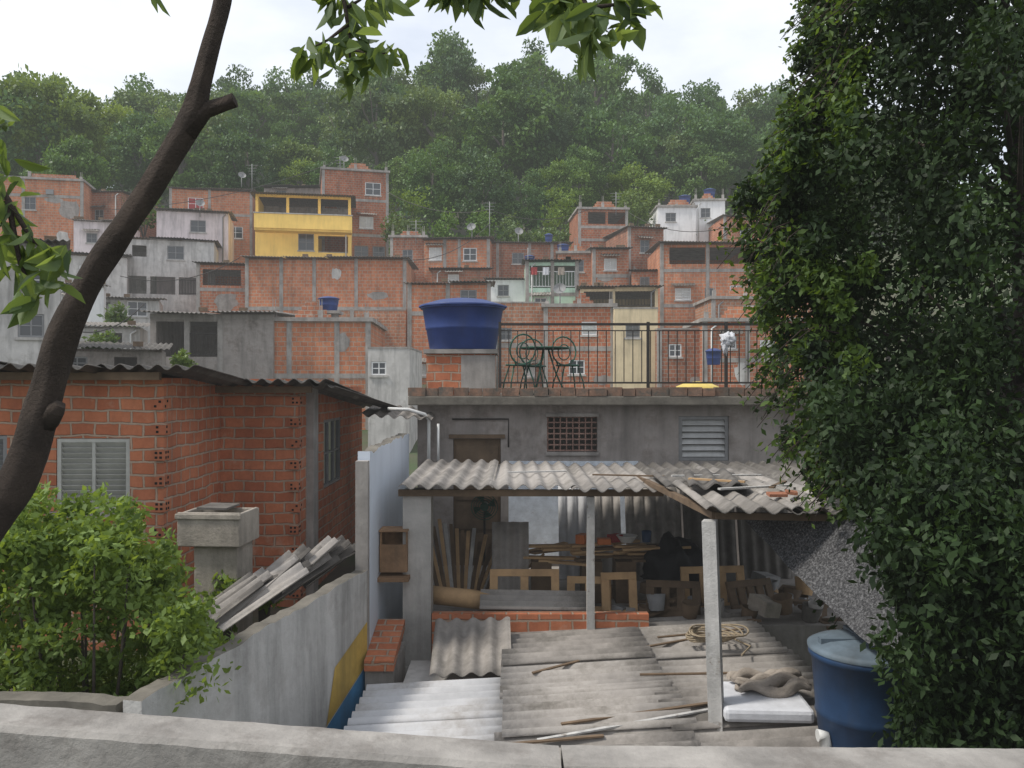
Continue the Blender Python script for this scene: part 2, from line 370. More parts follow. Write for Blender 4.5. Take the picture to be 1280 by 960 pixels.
# ------------------------------------------------------------ windows, houses
WM={'w':(white,glass),'d':(greyM,glass),'s':(white,white),'p':(white,red),'g':(greyM,greyM),'n':(shut,shut),'l':(greyM,greyS)}
def window(root,cx,z0,z1,w,y,style,rz=0,name='window',near=False,label=None,bars=1):
    mb=MB(); g=.004; f=.05 if not near else .04; h=z1-z0; x0,x1=-w/2+g,w/2-g
    mb.box(x0,x1,-.03,.03,g,f); mb.box(x0,x1,-.03,.03,h-f,h-g); mb.box(x0,x0+f,-.03,.03,f,h-f); mb.box(x1-f,x1,-.03,.03,f,h-f)
    for i in range(bars):
        xm=x0+(x1-x0)*(i+1)/(bars+1); mb.box(xm-f*.4,xm+f*.4,-.025,.025,f,h-f)
    if style in 'sgnl':
        k=max(4,int(h/(.055 if near else .14)))
        if style=='l': k=6
        for i in range(k):
            z=f+(h-2*f)*(i+.5)/k; T=Matrix.Translation((0,0,z))@Matrix.Rotation(rad(38 if style!='l' else -35),4,'X')
            q=.55 if style!='l' else .42
            mb.box(x0+f,x1-f,-.003,.003,-(h/k)*q,(h/k)*q,1,T)
        if style!='l': mb.box(x0+f,x1-f,.035,.04,f,h-f,1)
    else:
        mb.box(x0+f,x1-f,.0,.006,f,h-f,1)
        mb.box(x0+f,x1-f,-.02,.02,h*.5-f*.3,h*.5+f*.3)
    return mb.obj(name,list(WM[style]),root,label,(cx,y,z0),(0,0,rz))
hc=0
def house(u0,u1,vt,d,label,wall=None,dep=5,yaw=0,roof='c',holes=(),cols=(),bands=(),name='brick_house',over=.35,rise=.35,rmat=None,bot=None):
    global hc; hc+=1; RH=random.Random(hc*17); R2=random.Random(hc*31+5)
    if wall is None or wall is brA: wall=RH.choice(brV)
    cy=math.cos(yaw); uc=(u0+u1)/2; w_=(u1-u0)/F*d/cy; cx=(uc-640)/F*d; zt=(480-vt)/F*d
    zg=min(ter(cx,d),zt-2.5)-.4
    root=thing(name,label,'house',(cx,d,zg),yaw)
    lx=lambda u:(u-uc)/F*d/cy
    lz=lambda v:(480-v)/F*d-zg
    H=zt-zg; hw=w_/2
    hs=[(lx(h[0])+hw,lx(h[1])+hw,lz(h[3]),lz(h[2])) for h in holes]
    mb=MB(); mb.panel((-hw,0),(1,0),w_,0,H,hs,.16)
    mb.panel((hw,0),(0,1),dep,0,H); mb.panel((hw,dep),(-1,0),w_,0,H); mb.panel((-hw,dep),(0,-1),dep,0,H)
    mb.box(-hw+.01,hw-.01,.17,dep-.01,H-.12,H-.01,1)
    for h in hs:  # floor slab behind the opening
        mb.box(-hw+.02,hw-.02,.17,dep-.02,h[2]-.15,h[2]-.02,1)
    mb.obj('wall',[wall,con],root)
    if cols or bands:
        c=MB()
        for u in cols:
            x=lx(u); x=max(-hw+.08,min(hw-.08,x)); c.box(x-.1,x+.1,-.03,.12,0,H-.004)
        for v in bands: c.box(-hw-.01,hw+.01,-.022,.10,lz(v)-.1,lz(v)+.1)
        c.obj('concrete_frame',conL if wall in(plY,plW) else con,root)
    for h,q in zip(hs,holes):
        st=q[4]
        if st=='o': continue
        if st in 'rR':
            r=MB(); x0,x1=h[0]-hw,h[1]-hw; zz=h[2]
            r.box(x0+.01,x1-.01,.03,.06,zz+.9,zz+.95); r.box(x0+.01,x1-.01,.03,.06,zz+.08,zz+.12)
            k=int((x1-x0)/.16)
            for i in range(k+1): xx=x0+.02+(x1-x0-.04)*i/max(k,1); r.box(xx-.012,xx+.012,.035,.055,zz+.12,zz+.9)
            r.obj('balustrade',irn if st=='r' else white,root); continue
        window(root,(h[0]+h[1])/2-hw,h[2],h[3],h[1]-h[0],.05,st,bars=2 if (h[1]-h[0])>1.3 else 1)
        sl=MB(); sl.box(h[0]-hw-.06,h[1]-hw+.06,-.06,.03,h[2]-.08,h[2]-.003); sl.obj('sill',conL,root)
        if R2.random()<.28: # little sheet canopy over the window
            a_=MB(); a_.corr((h[0]-hw-.2,-.55,h[3]+.08),(0,.52,.2),(h[1]-h[0]+.4,0,R2.uniform(-.04,.04)),k=4,nu=1); a_.obj('window_canopy',R2.choice([cor,corD,corM]),root)
    r=MB()
    if roof=='c':
        # several overlapping sheets, slightly out of line
        k=max(1,round(w_/2.2)); sw=(w_+.4)/k
        for i in range(k):
            r.corr((-hw-.2+sw*i,-over+RH.uniform(-.2,.15),H+.07-rise*.15+RH.uniform(-.03,.06)),(0,dep+over+.3,rise+RH.uniform(-.04,.04)),(sw+.05,0,RH.uniform(-.08,.08)),k=4,amp=.03,nu=1)
        r.box(-hw,hw,.0,.08,H-.09,H-.002,1)
        for i in range(RH.choice([0,1,2,3])): # loose bricks holding sheets down
            xx=RH.uniform(-hw,hw); r.box(xx-.15,xx+.15,.1,.3,H+.1,H+.26,1)
        r.obj('roof',[rmat or RH.choice([cor,corD,cor,corM]),woodD],root)
    elif roof=='f':
        r.box(-hw-.12,hw+.12,-.15,dep+.1,H+.002,H+.16); r.obj('roof_slab',con,root)
        for xx in(-hw+.15,0,hw-.15):
            q=MB(); yy=.15
            hh=RH.uniform(.2,.9); q.box(xx-.09,xx+.09,yy-.09,yy+.09,H+.162,H+.165+hh*.5)
            for a_ in(-.05,.05): q.box(xx+a_-.012,xx+a_+.012,yy-.012,yy+.012,H+.165+hh*.5,H+.3+hh)
            q.obj('column_stub',con,root)
        if d>30: # unfinished courses of the next storey
            q=MB(); xa=R2.uniform(-hw+.3,0); xb=R2.uniform(.3,hw-.3); z=H+.163; k=0
            while k<R2.choice([2,3,4]): q.box(xa+.13*k,xb-.17*k,.35,.5,z,z+.17); z+=.172;k+=1
            q.obj('unfinished_wall',R2.choice(brV),root)
    elif roof=='n':
        r.box(-hw-.015,hw+.015,-.015,.13,H+.002,H+.07); r.box(-hw-.015,-hw+.13,.132,dep,H+.002,H+.07); r.box(hw-.13,hw+.015,.132,dep,H+.002,H+.07); r.obj('coping',con,root)
    if RH.random()<.5 and w_>2.5:
        q=MB(); xx=RH.choice([-1,1])*(hw-.35); q.tube([(xx,-.07,.2),(xx,-.07,H-.3),(xx+.2,-.07,H-.15)],.045,6); q.obj('drain_pipe',RH.choice([pvc,greyM]),root)
    if wall in brV+[brB,brC]:
        for t_ in range(3):
            xx=RH.uniform(-hw,hw-.8); ww=RH.uniform(.6,2.0); z=H-RH.uniform(1.2,5.5); hh=RH.uniform(.5,1.6); x2=min(xx+ww,hw-.05)
            if z>.2 and z+hh<H-.3 and not any(h[0]-hw<x2+.1 and h[1]-hw>xx-.1 and h[2]<z+hh+.1 and h[3]>z-.1 for h in hs):
                q=MB(); n_=16; cx_,cz_=(xx+x2)/2,z+hh/2
                q.face([(cx_+(x2-xx)/2*math.cos(a)*(.8+.35*noise.noise(Vector((math.cos(a)*2+hc,math.sin(a)*2,t_)))),-.008-.002*t_,cz_+hh/2*math.sin(a)*(.8+.5*noise.noise(Vector((math.cos(a)*2,math.sin(a)*2+hc,t_+5))))) for a in [2*math.pi*i/n_ for i in range(n_)]])
                q.obj('plaster_patch',RH.choice([plG,con,plP]),root)
    if RH.random()<.35 and w_>3:
        q=MB(); xx=RH.uniform(-hw+.5,hw-1.3); z=H-RH.uniform(.9,1.6)
        if not any(h[0]-hw-.9<xx<h[1]-hw+.1 and abs(z-(h[2]+h[3])/2)<1 for h in hs):
            q.box(xx,xx+.5,-.18,-.012,z,z+.35); q.obj('meter_box',greyM,root)
    return root
O='orange hollow-brick house '
# upper tier
house(-25,97,224,60,O+'with bare walls and a flat top',brA,6,rad(12),'f',[(30,44,246,262,'d')],[97,30],[244],over=.3)
house(94,152,240,63,O+'stepped lower beside its neighbour',brB,6,rad(-5),'c',[(118,130,262,276,'d')])
house(200,282,264,57,'pinkish white plastered house with small window on slope',plK,5,rad(14),'c',[(238,256,275,290,'d')],name='plastered_house')
house(216,312,237,64,O+'with pink curtained window under sheet roof',brA,6,rad(12),'c',[(237,255,248,263,'p'),(284,301,282,297,'w')],[216,262,311],[268])
house(330,402,234,67,'grey shack with low sheet roof between brick houses',plG,5,0,'c',[(345,358,238,248,'d')],name='hillside_shack')
# yellow two-storey house: upper terrace is a covered, open-sided storey with a real roof on posts
yh=house(322,437,277,57,'yellow two-storey house with open roof terrace and balcony',plY,6,rad(10),'n',[(373,392,292,313,'d'),(397,433,294,315,'o')],[],[],name='yellow_house')
YH=(480-277)/F*57-(min(ter((379.5-640)/F*57,57),(480-277)/F*57-2.5)-.4); hw=(437-322)/F*57/math.cos(rad(10))/2
m=MB()
for xx in(-hw+.02,-hw*.36,hw*.3,hw-.2):
    m.box(xx,xx+.18,.02,.2,YH+.075,YH+1.62)
m.box(-hw+.02,hw-.02,.02,.2,YH+1.62,YH+1.78); m.obj('terrace_posts',plY,yh)
m=MB(); m.box(-hw+.02,hw-.02,3.6,3.75,YH+.08,YH+1.7); m.obj('terrace_back_wall',plG,yh)
m=MB(); m.box(hw-.16,hw-.02,.25,5.8,YH+.08,YH+.9); m.box(-hw+.02,-hw+.16,.25,5.8,YH+.08,YH+1.7); m.obj('terrace_side_wall',plY,yh)
m=MB(); m.corr((-hw-.3,-.8,YH+1.74),(0,7.0,.35),(2*hw+.6,0,.0),k=4,nu=1); m.obj('roof',corD,yh)
bal=thing('balcony_parapet','yellow painted balcony parapet projecting from the yellow house','balcony',S(380,288,56.0),rad(10))
mb=MB(); W=5.9/2+.2; mb.box(-W,W,-.55,-.43,.0,.95); mb.box(-W,W,-.43,.6,-.12,0); mb.box(W-.12,W,-.42,.5,.002,.95); mb.obj('parapet',plY,bal); mb=MB(); mb.box(-W-.05,W+.05,-.6,-.38,.955,1.02); mb.obj('coping',conL,bal)
house(405,484,214,62,'tall narrow orange brick tower house with several windows',brA,6,rad(14),'f',[(456,475,227,243,'w'),(449,466,270,285,'s'),(443,460,307,322,'d'),(465,480,307,322,'d')],[405,484],[250,294],rmat=cor)
house(488,532,297,56,O+'with brown weathered front',brB,5,0,'f',[(503,516,312,326,'d')],[488],[])
house(530,612,299,55,O+'with two white windows in a long row',brA,5,rad(-3),'c',[(536,552,309,325,'s'),(579,596,310,326,'w')],[556,574,611],[])
house(612,712,304,57,O+'long and low with concrete columns',brB,5,rad(3),'c',[(640,655,316,330,'d')],[622,662,690],[])
house(723,785,262,62,'tall orange brick house with open unfinished top floor',brA,5,rad(4),'f',[(735,757,265,280,'o'),(760,783,265,280,'o')],[723,785],[284,300])
house(785,830,284,56,O+'narrow with sloping sheet roof',brB,6,rad(8),'c',[(800,812,300,316,'d')],[786],[])
house(822,870,259,68,'small white plastered house carrying two water tanks',plW,5,0,'f',[(832,845,266,277,'d')],name='white_house')
house(868,906,251,69,'small white plastered house stepped above its neighbour',plW,5,rad(-4),'f',[(876,888,260,272,'d')],name='white_house')
house(905,975,270,64,O+'with satellite dish near the tree',brA,5,0,'c',[(925,940,285,300,'w')],[906],[])
# middle tier
house(155,262,299,52,'grey white house with covered gallery on columns',plP,5,rad(16),'c',[(209,228,307,324,'d'),(170,186,308,322,'o'),(158,186,346,368,'o'),(190,218,346,368,'o'),(222,246,346,368,'r')],[],[],name='plastered_house')
house(96,158,276,58,'pale plastered house under rusty sheet roof beside others',plK,4,rad(14),'c',[(110,122,292,304,'d')],name='plastered_house')
house(58,150,318,49,'pale grey house with two small windows on the slope',plP,4,rad(22),'c',[(72,86,332,348,'d'),(100,114,332,348,'w')],name='plastered_house')
house(70,124,356,42,'low white house with dark door and sheet roof',plW,3,rad(24),'c',[(82,94,372,392,'g')],name='plastered_house')
house(112,193,373,46,'white washed low house with barred windows',plP,4,rad(20),'c',[(158,180,376,395,'w'),(124,136,385,410,'g')],name='plastered_house')
house(248,312,330,49.5,O+'with small balcony under sloping sheet roof',brA,5,rad(10),'c',[(255,300,337,357,'r')],[249],[362])
house(308,507,323,48,'long orange brick building with concrete columns and sheet roof',brV[3],7,rad(2),'c',[],[309,352,393,445,506],[386],over=.5)
house(385,507,388,44.5,'pale brick lower wall with bricked-up openings',brC,3,0,'n',[(455,468,405,425,'g')],[386,440],[])
house(608,657,348,50,'small white house with corrugated roof',plW,4,0,'c',[(622,636,356,370,'d')],name='white_house')
house(540,612,336,52.5,O+'low behind taller ones under a tin roof',brB,3,rad(5),'c',[(560,574,343,354,'s')])
g=house(657,723,326,47,'pale green house with white railing balcony and washing',plGr,4,0,'c',[(662,690,332,360,'R'),(692,719,332,360,'R'),(668,684,372,386,'w')],[657,690.5,722],[368],name='green_house')
house(697,742,317,52,O+'with grey window beside a taller one',brA,5,rad(-3),'f',[(715,730,325,340,'d')],[],[])
house(741,786,311,51.2,O+'with white shutter and low sheet roof',brV[1],4,rad(2),'c',[(755,771,323,338,'s')],[742],[345])
house(726,822,359,43,'beige house with open covered roof terrace',plB,5,rad(-4),'c',[(730,766,364,384,'r'),(769,818,364,384,'r')],[],[388],name='beige_house',over=.6)
house(790,834,338,50.5,O+'low narrow one with grey door',brV[1],3,rad(-6),'c',[(800,812,346,362,'g')])
house(826,938,304,49,'large unfinished brick house with dark open upper storey',brA,6,rad(-2),'c',[(837,882,309,330,'o'),(887,930,309,330,'o'),(844,864,360,375,'s'),(881,893,360,378,'d'),(912,929,357,372,'w')],[826,884.5,937],[338,382],over=.7)
house(938,1030,322,54,O+'half hidden by a leafy tree',brB,5,0,'c',[(950,966,340,356,'w')],[],[])
house(890,975,374,44,O+'with white window low on the slope',brC,4,0,'f',[(929,946,382,396,'s')],[891],[])
# lower tier
house(-110,52,300,22,'tall pale grey plastered side wall of a house',plP,6,rad(28),'c',[(14,34,335,357,'w'),(10,36,390,420,'d')],name='plastered_house')
house(60,192,436,27,'low dark plastered house under rusty sheet roofs',plG,3,rad(20),'c',[(90,112,446,462,'d'),(140,165,446,466,'o')],name='plastered_house',rmat=corD)
house(96,170,408,34,'small grey shed house with tin roof and dark opening',plP,3,rad(18),'c',[(120,150,416,432,'o')],name='plastered_house',rmat=cor)
house(190,340,392,33,'grey house with open veranda between concrete posts',plG,6,rad(4),'c',[(197,232,402,446,'o'),(237,273,402,446,'r')],[234.5,275],[396],name='plastered_house',over=.5)
house(338,462,402,33.5,'orange brick upper storey with concrete columns',brV[3],6,rad(3),'f',[],[339,362,421,461],[470])
house(460,512,436,29,'small grey house with white barred window',plP,4,0,'n',[(464,483,452,469,'w')],name='plastered_house')
house(510,613,354,41,'tall orange brick house behind a blue water tank',brA,5,rad(2),'c',[(575,596,362,378,'d'),(520,536,455,470,'s')],[511,560,612],[392])
house(612,682,379,39,O+'with white windows and parapet',brC,5,rad(3),'n',[(655,669,457,471,'s'),(625,640,410,425,'d')],[613],[432])
house(680,768,384,38,O+'with two small white windows',brA,5,rad(-2),'f',[(727,746,402,419,'s'),(711,731,450,468,'w')],[682,766],[436])
house(768,822,386,37.5,'beige plastered storey under a roof terrace',plB,4,0,'n',[(782,800,405,422,'g')],[],[],name='beige_house')
house(822,884,412,37,O+'plain low wall with columns',brB,5,rad(2),'n',[(836,852,430,446,'w')],[823,879],[])
house(880,1040,402,36,O+'with white framed windows',brA,5,rad(-3),'f',[(905,921,420,436,'w'),(950,968,425,442,'s')],[882,935],[450])
# ------------------------------------------------------------ hillside clutter: tanks, dishes, masts, washing
def wtank(loc,r,h,label,mt=blue,group=None,n=28,name='water_tank'):
    kw={'group':group} if group else {}
    e=thing(name,label,'water tank',loc,**kw)
    m=MB(); m.lathe([(r*.78,0),(r*.80,.02*h),(r*.88,h*.42),(r*.905,h*.44),(r*.90,h*.47),(r*.97,h*.86),(r*1.02,h*.87),(r*1.02,h*.91)],n=n); m.obj('tank_body',mt,e)
    m=MB(); m.lathe([(r*1.05,h*.905),(r*1.06,h*.94),(r*.95,h*.97),(r*.6,h*1.06),(r*.3,h*1.1),(r*.12,h*1.11)],n=max(n,20),rib=.012,nr=10); m.obj('lid',mt,e)
    return e
for u,v,d,px in((856,256,69,15),(887,248,70,15),(662,331,50,13),(704,317,54,15),(892,456,34,20),(686,304,58,10)):
    p=S(u,v,d); wtank(p,px/2/F*d,11/F*d if px<18 else .6,'small blue plastic water tank on a house roof',group='small blue roof tanks',n=16)
p=S(411,389,34.5); wtank(p,.42,.55,'blue water tank on a concrete pedestal',n=20)
m=MB(); m.box(-.5,.5,-.4,.5,-.12,0); m.box(-.35,-.15,-.2,.3,-.62,-.12); m.box(.15,.35,-.2,.3,-.62,-.12); m.obj('tank_pedestal',con,None,'grey concrete pedestal carrying a roof water tank',loc=p,category='pedestal')
def dish(u,v,d,r):
    e=thing('satellite_dish','grey satellite dish on a roof mast','satellite dish',S(u,v,d),R.uniform(-.6,.6),group='roof satellite dishes')
    m=MB(); m.tube([(0,0,-.5),(0,0,.25)],.03,6); m.obj('mast',greyM,e)
    m=MB(); T=Matrix.Translation((0,-.05,.35))@Matrix.Rotation(rad(60),4,'X'); pr=[(.02,0),(r*.5,.03),(r*.85,.1),(r,.15)]
    m.lathe(pr,n=16); m.f.pop();m.m.pop();m.s.pop(); m.v=[tuple(T@Vector(q)) for q in m.v]; m.bar(T@Vector((0,0,0)),T@Vector((0,0,.5)),.03); m.obj('reflector',greyM,e)
for u,v,d in((302,226,65),(430,206,63),(648,297,57),(918,262,65),(590,292,55),(700,372,40),(250,262,57)): dish(u,v,d,.3)
for u,v0,v1,d in((612,252,300,57),(425,195,212,62),(660,310,326,49),(315,205,235,64),(905,282,300,50),(520,275,297,56),(770,240,262,62)):
    m=MB(); a=S(u,v1,d);b=S(u,v0,d); m.tube([a-Vector((0,0,.4)),b],.03,6); 
    for k in range(4): z=b.z-.1-.22*k; m.bar((b.x-.45+.08*k,b.y,z),(b.x+.45-.08*k,b.y,z),.02)
    m.obj('television_antenna',greyM,None,'thin metal television antenna mast above the roofs',category='antenna',group='television antennas')
for i,(u,c) in enumerate(((668,red),(683,clothW),(702,clothG))):
    m=MB(); a=S(u,334,46.7)
    for k in range(6): m.face([a+Vector((.06*k-.2,.03*math.sin(k*2+i),0)),a+Vector((.06*(k+1)-.2,.03*math.sin((k+1)*2+i),0)),a+Vector((.06*(k+1)-.2,.04*math.sin((k+1)*2.3+i),-.4)),a+Vector((.06*k-.2,.04*math.sin(k*2.3+i),-.45))],0,True)
    m.obj('hanging_garment',c,None,('dull red' if c is red else 'pale')+' garment hanging on a balcony washing line',category='clothes',group='washing on the line')
for (a,b) in ((S(425,200,62),S(140,262,57)),(S(612,262,57),S(484,240,61)),(S(612,262,57),S(735,262,61)),(S(300,322,47.5),S(150,345,45)),(S(905,285,49.8),S(785,265,61)),(S(180,380,32),S(60,400,27)),(S(505,325,47),S(612,280,57))):
    m=MB(); m.tube([a.lerp(b,k/10)-Vector((0,0,4*.7*(k/10)*(1-k/10))) for k in range(11)],.022,5); m.obj('overhead_cable',irn,None,'thin black overhead cable strung between houses',category='cable',group='overhead cables')
# shrubs between houses
def shrub(c,r,n,size,mat,label,name='shrub',nc=14,stem=True,**kw):
    e=thing(name,label,'bush',(c[0],c[1],c[2]-r[2]),**kw)
    cs=[];rs=[]
    for i in range(nc):
        d=np.array([R.gauss(0,1),R.gauss(0,1),R.gauss(0,1)]); d/=np.linalg.norm(d); q=R.uniform(.3,.85)
        cs.append(np.array([0,0,r[2]])+d*q*np.array(r)); k=R.uniform(.25,.45); rs.append((r[0]*k,r[1]*k,r[2]*k))
    P,sh=clumps(cs,rs,n//nc); leafmesh('foliage',P,size,mat,.5,shade=sh,parent=e)
    m=MB()
    for i in range(5): q=cs[i]; m.tube([(q[0]*.1,q[1]*.1,-.3),(q[0]*.4,q[1]*.4,q[2]*.5),tuple(q)],[.04,.03,.01],5)
    m.obj('stems',bark,e)
for u,v,d,r in((146,405,41,.9),(128,440,30,.7),(228,455,31,.5),(500,292,60,1.5),(640,296,63,1.6),(795,262,70,1.8),(690,298,64,1.6),(990,300,50,1.6),(560,290,62,1.7),(600,290,61,1.5),(700,262,68,2.2),(180,262,64,1.6),(510,270,66,2.2)):
    shrub(S(u,v,d),(r,r,r*1.1),900,.3 if d>40 else .18,lfFar[R.choice([0,1,3])],'green shrub growing between hillside houses',group='shrubs between the houses')
# ------------------------------------------------------------ near brick house on the garden terrace
m=MB(); m.box(-14,-2.22,4.9,16,-5.6,-2.6); m.obj('garden_ground',soil,None,'raised garden soil beside the brick house',category='ground',kind='structure')
e=thing('brick_house','near orange hollow-brick house with louvred shutter and corrugated roof','house',(-4.5,8.2,-2.6))
B=-2.6; T0=.06
L=lambda x,y:(x+4.5,y-8.2)
m=MB()
m.panel(L(-8,8.2),(1,0),4.6,-.5,T0-B,[(3.55,4.27,1.36,2.07),(2.75,3.07,1.0,2.1)])
m.panel(L(-3.4,8.2),(0,1),1.6,-.5,T0-B)
m.panel(L(-3.4,9.8),(1,0),.9,-.5,T0-B)
m.panel(L(-2.5,9.8),(0,1),4.2,-.5,T0-B-.1,[(1.35,2.5,1.2,2.12)])
m.box(-3.5,1.95,5.7,5.8,-.5,T0-B-.5)
m.box(-3.45,1.0,.2,5.6,2.35,2.45,1)
m.box(-3.5,-3.4,.02,5.6,-.5,2.4,0)
# toothed corners of hollow brick ends belong to the brickwork
def toothing(q,x,y):
    k=0; z=.1
    while z<2.55:
        if k%2==0:
            j=R.uniform(-.012,.012)
            q.box(x-.08+j,x+.025+j,y-.022+j,y+.10,z,z+.112,0)
            for a in(0,1):
                for b_ in(0,1):
                    if R.random()<.2: continue
                    q.box(x-.07+a*.045+j,x-.045+a*.045+j,y-.025+j,y-.021+j,z+.022+b_*.045,z+.045+b_*.045,2)
                    q.box(x+.024+j,x+.028+j,y-.008+a*.05,y+.020+a*.05,z+.02+b_*.05,z+.045+b_*.05,2)
        z+=.125;k+=1
toothing(m,*L(-3.4,8.2)); toothing(m,*L(-2.5,9.8))
m.obj('wall',[brN,con,black],e)
window(e,-8+3.91+4.5,1.36,2.07,.72,.04,'n',near=True,bars=1,label='grey white metal louvred shutter window')
window(e,-8+2.91+4.5,1.0,2.1,.32,.04,'g',near=True,bars=0)
window(e,1.955,1.2,2.12,1.15,9.8+1.925-8.2,'d',rz=rad(90),near=True,bars=2)
q=MB(); q.box(-8+3.5+4.5,-8+4.32+4.5,-.04,.02,1.3,1.355); q.obj('sill',con,e)
q=MB(); q.box(L(-2.5,0)[0]-.01,L(-2.5,0)[0]+.09,2.0,2.25,-.5,2.58); q.obj('concrete_column',con,e)
r=MB(); 
def rz_(y): return .17-.085*(y-7.8)
x=-8.4
while x<-2.2:
    y0=7.75 if x<-3.9 else (7.85 if x<-3.3 else 9.4)
    dz=R.uniform(-.012,.025)
    r.corr((x-(-4.5),y0-8.2+R.uniform(-.1,.08),rz_(y0)-B+dz),(R.uniform(-.03,.03),14.3-y0,rz_(14.3)-rz_(y0)),(.95,0,R.uniform(-.015,.015)),m=0)
    x+=.90
r.corr((L(-2.35,0)[0],9.5-8.2,rz_(9.5)-B-.02),(.55,4.4,-.5),(.35,0,-.02),m=0)
for yy in(8.0,9.65): r.box(-3.6 if yy<9 else .9,1.15 if yy<9 else 2.2,yy-8.2-.03,yy-8.2+.03,rz_(yy)-B-.115,rz_(yy)-B-.04,1)
r.obj('roof',[corD,woodD],e)
# concrete water box
e=thing('concrete_water_box','old open concrete water box on rendered block pedestal','water tank',(-2.70,7.75,-2.6),rad(-4)); e.scale=(.80,.80,1.02)
m=MB(); z0,z1=1.12,1.42; m.box(-.36,.36,-.3,-.26,z0,z1);m.box(-.36,.36,.26,.3,z0,z1-.02);m.box(-.36,-.32,-.26,.26,z0,z1-.01);m.box(.32,.36,-.26,.26,z0,z1-.01);m.box(-.32,.32,-.26,.26,z0,z0+.05); m.box(-.38,.38,-.32,-.301,z1-.06,z1-.01)
m.obj('basin',plBox,e,bevel=.014)
m=MB(); m.box(-.25,.1,-.1,.29,z1+.002,z1+.02,0,Matrix.Rotation(rad(1),4,'Y')); m.obj('lid',corD,e)
m=MB(); m.box(-.2,.30,-.22,.25,0,z0-.003); m.obj('pedestal',plBox,e,bevel=.01)
# pile of roofing sheets
for i in range(13):
    a=Vector((-2.72+.055*i+R.uniform(-.03,.03),7.0+.08*i,-1.98+.010*i+.03*(i%2))); U=Vector((.50+R.uniform(-.14,.08),.60,.32+R.uniform(-.10,.06))); W=Vector((.26,-.38,-.03+R.uniform(-.05,.05)))*R.uniform(.4,.85)
    m=MB(); m.corr((0,0,0),U,W,m=0,pitch=.15,amp=.022); m.obj('roofing_sheet',[corD,cor,corM,corD,cor,corD,corD,cor,corD,corM,corD,cor,corD][i],None,'broken corrugated roofing sheet piled on the garden wall',loc=a,category='roofing sheet',group='pile of old roofing sheets')
# garden walls
def wallrun(name,a,b,z0,z1,th,mat,label):
    a=Vector(a);b=Vector(b);d=b-a;Lh=math.hypot(d.x,d.y);ang=math.atan2(d.y,d.x)
    e=thing(name,label,'wall',(a.x,a.y,z0),ang)
    m=MB(); k=int(Lh/.08)+1
    tops=[z1-z0+.03*noise.noise(Vector((i*.4,3.3,z1)))+.012*noise.noise(Vector((i*1.7,1.3,z1))) for i in range(k+1)]
    for i in range(k):
        x0,x1=Lh*i/k,Lh*(i+1)/k
        m.face([(x0,-th/2,0),(x1,-th/2,0),(x1,-th/2,tops[i+1]),(x0,-th/2,tops[i])]); m.face([(x1,th/2,0),(x0,th/2,0),(x0,th/2,tops[i]),(x1,th/2,tops[i+1])])
        m.face([(x0,-th/2,tops[i]),(x1,-th/2,tops[i+1]),(x1,th/2,tops[i+1]),(x0,th/2,tops[i])],1)
    m.face([(0,-th/2,0),(0,-th/2,tops[0]),(0,th/2,tops[0]),(0,th/2,0)]);m.face([(Lh,-th/2,0),(Lh,th/2,0),(Lh,th/2,tops[-1]),(Lh,-th/2,tops[-1])])
    m.obj('wall_body',[mat,conD],e); return e,Lh
ew,Lw=wallrun('alley_wall',(-2.17,4.8),(-1.46,8.2),-5.5,-1.8,.12,wallW,'whitewashed peeling alley wall with stained rough top')
m=MB(); m.face([(Lw-.98,-.064,2.55),(Lw-.02,-.064,2.80),(Lw-.02,-.064,3.2),(Lw-.80,-.064,3.0)]); m.obj('painted_panel',paintY,ew,'faded yellow painted panel')
m=MB(); m.face([(Lw-.98,-.066,.2),(Lw-.02,-.066,.2),(Lw-.02,-.066,2.79),(Lw-.98,-.066,2.54)]); m.obj('painted_panel',paintB,ew,'faded blue painted panel')
wallrun('garden_wall',(-6.5,5.3),(-2.25,4.86),-5.5,-1.83,.14,conD,'dark mossy low concrete garden wall')
wallrun('side_wall',(-1.46,8.28),(-1.48,11.6),-5.5,-.68,.12,wallBl,'tall pale blue-white plastered side wall')
m=MB(); m.box(-.06,.06,-.05,.05,0,4.25); m.obj('concrete_post',con,None,'slim grey concrete post at the end of an alley wall',loc=(-1.46,8.2,-5),category='post')
# ------------------------------------------------------------ terrace building
e=thing('terrace_house','grey plastered house with flat roof terrace and brick parapet','house',(1.4,12,-5.5))
Z=lambda z:z+5.5
X0,X1=-1.35,5.9
m=MB(); hol=[(.5-X0,1.22-X0,Z(-.97),Z(-.47)),(2.38-X0,3.1-X0,Z(-1.1),Z(-.46)),(-.84-X0,-.16-X0,Z(-2.6),Z(-.78))]
m.panel((X0-1.4,0),(1,0),X1-X0,0,Z(-.3),hol); m.panel((X1-1.4,0),(0,1),4.5,0,Z(-.3)); m.panel((X1-1.4,4.5),(-1,0),X1-X0,0,Z(-.3)); m.panel((X0-1.4,4.5),(0,-1),4.5,0,Z(-.3)); m.box(X0-1.35,X1-1.45,.9,1,0,Z(-.31))
m.obj('wall',[plG],e)
m=MB(); m.box(X0-1.5,X1-1.3,-.3,4.6,Z(-.3)+.002,Z(-.17)); m.obj('roof_slab',conD,e,bevel=.015)
m=MB(); x=X0-1.5
while x<X1-1.35:
    wq=R.uniform(.17,.26); m.box(x,x+wq-.012,-.29+R.uniform(-.02,.015),-.15,Z(-.17)+.002,Z(-.055)+R.uniform(-.01,.012)); x+=wq
m.obj('parapet',[M('brick_mossy',(.27,.16,.11),.95,.5,4,.6,.5,col2=(.11,.10,.085),patch=(.42,.6))],e)
window(e,2.74-1.4,Z(-1.1),Z(-.46),.72,.05,'l',near=False,bars=0,label='grey metal louvre window with bright slats')
m=MB() # pierced brick vent
for i in range(8):
    m.box(.5-1.4+.005+.09*i,.5-1.4+.02+.09*i,.03,.12,Z(-.965),Z(-.475))
